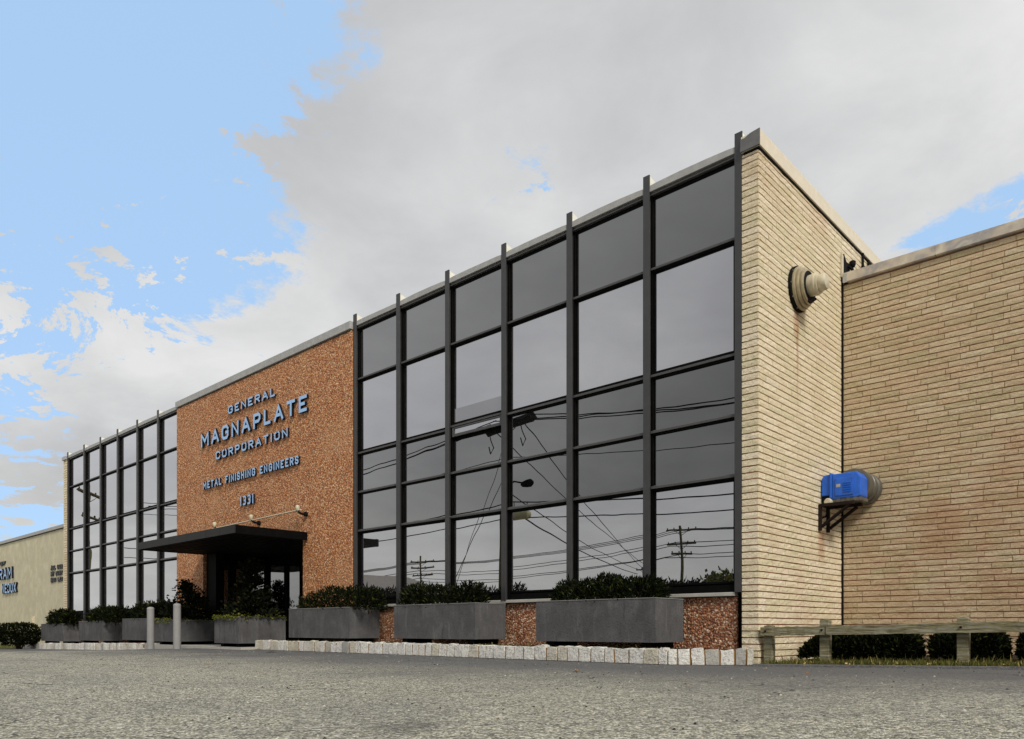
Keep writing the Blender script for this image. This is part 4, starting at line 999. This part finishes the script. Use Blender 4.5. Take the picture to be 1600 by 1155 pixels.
far2 = pole('distant utility pole with three crossarms seen in the second bay', -78.8, -48.5, 10.2, [(9.4, 3.6, -18, 0.10, 4), (8.6, 3.6, -18, 0.10, 4), (7.6, 4.6, 4, 0.10, 5)])
far3 = pole('small distant utility pole behind the planter hedge reflection', -49.6, -58.0, 7.6, [(7.3, 2.2, 0, 0.08, 4)])
west = pole('utility pole down the street past the beige building', -61.0, -1.2, 11.0, [(10.35, 4.4, 40, 0.13, 4), (8.6, 3.0, 40, 0.1, 4)])
def sag(p, q, s, n=18):
    p, q = Vector(p), Vector(q); return [p.lerp(q, i / n) - Vector((0, 0, s * 4 * (i / n) * (1 - i / n))) for i in range(n + 1)]
WG = 'overhead wires across the street'
def wire(p, q, s, r, label):
    t = MB(); t.tube(sag(p, q, s, 22), r, 5); o = obj('power_line', t, 'wire_black'); tag(o, label, 'wire', WG)
for k, (yo, za, zb, zc) in enumerate(((-0.1, 10.72, 10.2, 9.55), (0.15, 10.55, 9.9, 9.6), (0.5, 10.62, 10.6, 9.7))):
    wire((PX + 1.2 - k * .8, PY + yo, za), (12.0, PY + yo, 9.9 + .25 * k), 1.5, 0.026, ('lower of', 'middle of', 'upper of')[k] + ' the heavy conductors running right from the near pole')
    wire((PX - 1.2 + k * .5, PY + yo, za), (-61.0, PY + yo + 3, 9.8 + .2 * k), 1.3, 0.026, ('lower of', 'middle of', 'upper of')[k] + ' the heavy conductors running left from the near pole')
for (z0, zr, zl, s, r) in ((8.8, 8.6, 9.2, 1.3, 0.018), (6.6, 6.6, 6.6, 1.1, 0.030), (5.85, 6.0, 5.9, 1.0, 0.026)):
    wire((PX, PY + .2, z0), (12.0, PY + .2, zr), s, r, 'lower cable running right along the street')
    wire((PX, PY + .2, z0), (-61.0, PY + 5, zl), s * .8, r, 'lower cable running left along the street')
for (a, b, r) in (((PX + 1.2, PY, 10.3), (-49.6, -58, 7.4), .028), ((PX - .8, PY, 10.3), (-48.6, -58, 7.4), .026), ((PX + .2, PY, 6.3), (-50.4, -58, 6.8), .04), ((PX + .3, PY, 7.0), (-49.9, -58, 7.2), .026)):
    wire(a, b, 0.5, r, 'service wire slanting away from the near pole')
for (x, z) in ((-8.0, 0.0),): pass
wire((PX - .3, PY, 8.0), (PX - 4.6, PY + 1.0, 0.0), 0.0, 0.018, 'guy wire slanting down from the near pole'); wire((PX - .3, PY, 9.4), (PX - 3.6, PY + 1.2, 0.0), 0.0, 0.014, 'second guy wire nearer the near pole')
for k in range(7):
    z = 9.9 - (k % 3) * 0.15 if k < 3 else 8.5 - (k % 2) * .3 if k < 5 else 7.4 - .3 * (k - 5)
    yo = (k - 3) * 0.35
    wire((-36.7 + (k % 3 - 1), -44 + yo, z), (30, -40 + yo, z + .5), 1.0, 0.035, 'distant overhead line running right from the far three armed pole')
    wire((-36.7 + (k % 3 - 1), -44 + yo, z), (-78.8 + (k % 3 - 1), -48.5 + yo, z - .3), 0.9, 0.035, 'distant overhead line between two far poles')
    wire((-78.8 + (k % 3 - 1), -48.5 + yo, z - .3), (-160, -52 + yo, z), 1.0, 0.045, 'distant overhead line left of the far poles')
cl = thing('cable_closure', 'fat olive splice case hanging on the lower cable by the near pole', 'cable closure', (-24.6, PY + .2, 5.8))
t = MB(); t.lathe([(0.05, -0.60), (0.17, -0.52), (0.19, -0.4), (0.19, 0.4), (0.17, 0.52), (0.05, 0.60)], 16, (-24.5, PY + .2, 5.82), 'x'); obj('case', t, 'cable_case', cl, smooth=True)
t = MB(); t.box(-24.95, -24.92, PY + .19, PY + .21, 5.9, 6.5); t.box(-24.08, -24.05, PY + .19, PY + .21, 5.9, 6.45); obj('strap', t, 'wire_black', cl)

hs = thing('red_sided_house', 'low house with red gable and grey roof far across the street', 'building', (-50, -19, 0))
t = MB(); t.box(-54.5, -46.0, -24, -16, -0.4, 2.9); obj('wall', t, 'red_cladding', hs)
t = MB(); t.prism([(-55.2, 2.901), (-45.3, 2.901), (-52.2, 4.9)], 'y', -24.3, -15.7); obj('roof', t, 'roofing', hs)
t = MB(); t.box(-49.0, -48.0, -15.99, -15.93, 0, 2.1); obj('door', t, 'pale_concrete', hs)
for x in (-53.2, -51.0, -47.2): t = MB(); t.box(x, x + .9, -15.99, -15.94, 1.1, 2.2); obj('window', t, 'door_glass', hs)
# trees and far wood
rt = random.Random(91)
def tree_proto(h, r, n, seed):
    rng = random.Random(seed); root = thing('tree', '', 'tree', (0, 0, 0)); st = MB(); st.tube([(0, 0, -0.3), (0.1, 0, h * .4), (0, .1, h * .85)], [0.22, .14, .04], 8); mb = MB(); pts = []
    for b in range(26):
        t = rng.random(); an = rng.uniform(0, 6.28); z = h * (0.3 + .55 * t); l = r * math.sin(math.pi * min(1, .2 + .75 * t)) * rng.uniform(.5, 1.1); c = Vector((l * math.cos(an), l * math.sin(an), z + .2 * l))
        st.tube([(0, 0, z * .8), tuple(c)], [.05, .015], 4)
        for q in range(n // 26): pts.append((c + Vector((rng.gauss(0, .5), rng.gauss(0, .5), rng.gauss(0, .4))), Vector((0, 0, .3))))
    blades(mb, rng, pts, 0.42, 0.14); obj('trunk', st, 'twig', root); obj('crown', mb, 'far_leaf', root); return root
protos = [tree_proto(6.5, 2.6, 1500, 1), tree_proto(7.5, 3.2, 1700, 2)]
TS = [(-35.6, -50, 1.0, 'rust tinged tree at the right edge of the mirrored tree line'), (-34, -74, 1.25, 'largest tree of the mirrored row, furthest along the street'), (-38.2, -53, .62, 'small bushy tree between the far pole and the wood'),
      (-56, -66, .75, 'low tree behind the far small pole'), (-66, -62, .7, 'low tree right of the red sided house'), (-58, -26, .6, 'small tree by the red sided house'), (-72, -70, .8, 'round tree behind the second far pole'),
      (-30, -66, 1.0, 'round tree nearest the right end of the mirrored row'), (-26, -80, 1.1, 'tall tree beyond the right end of the row')]
for i, (x, y, s, lab) in enumerate(TS):
    o = protos[i] if i < 2 else copy_tree(protos[i % 2]); o.location = (x, y, -.1); o.scale = (s, s, s); o.rotation_euler = (0, 0, i * 1.3); tag(o, lab, 'tree', 'trees across the street')
wd = MB(); pts = []
for i in range(9000):
    x = rt.uniform(-170, 40); k = 0.5 + .5 * math.sin(x * .21) * math.sin(x * .083 + 1)
    pts.append(((x, -92 + rt.uniform(-4, 4), rt.random() ** .7 * (3.2 + 2.6 * k)), Vector((0, 0, .4))))
blades(wd, rt, pts, 0.9, 0.36); o = obj('far_wood', wd, 'far_leaf'); tag(o, 'dark wood far beyond the street', 'wood', kind='stuff')
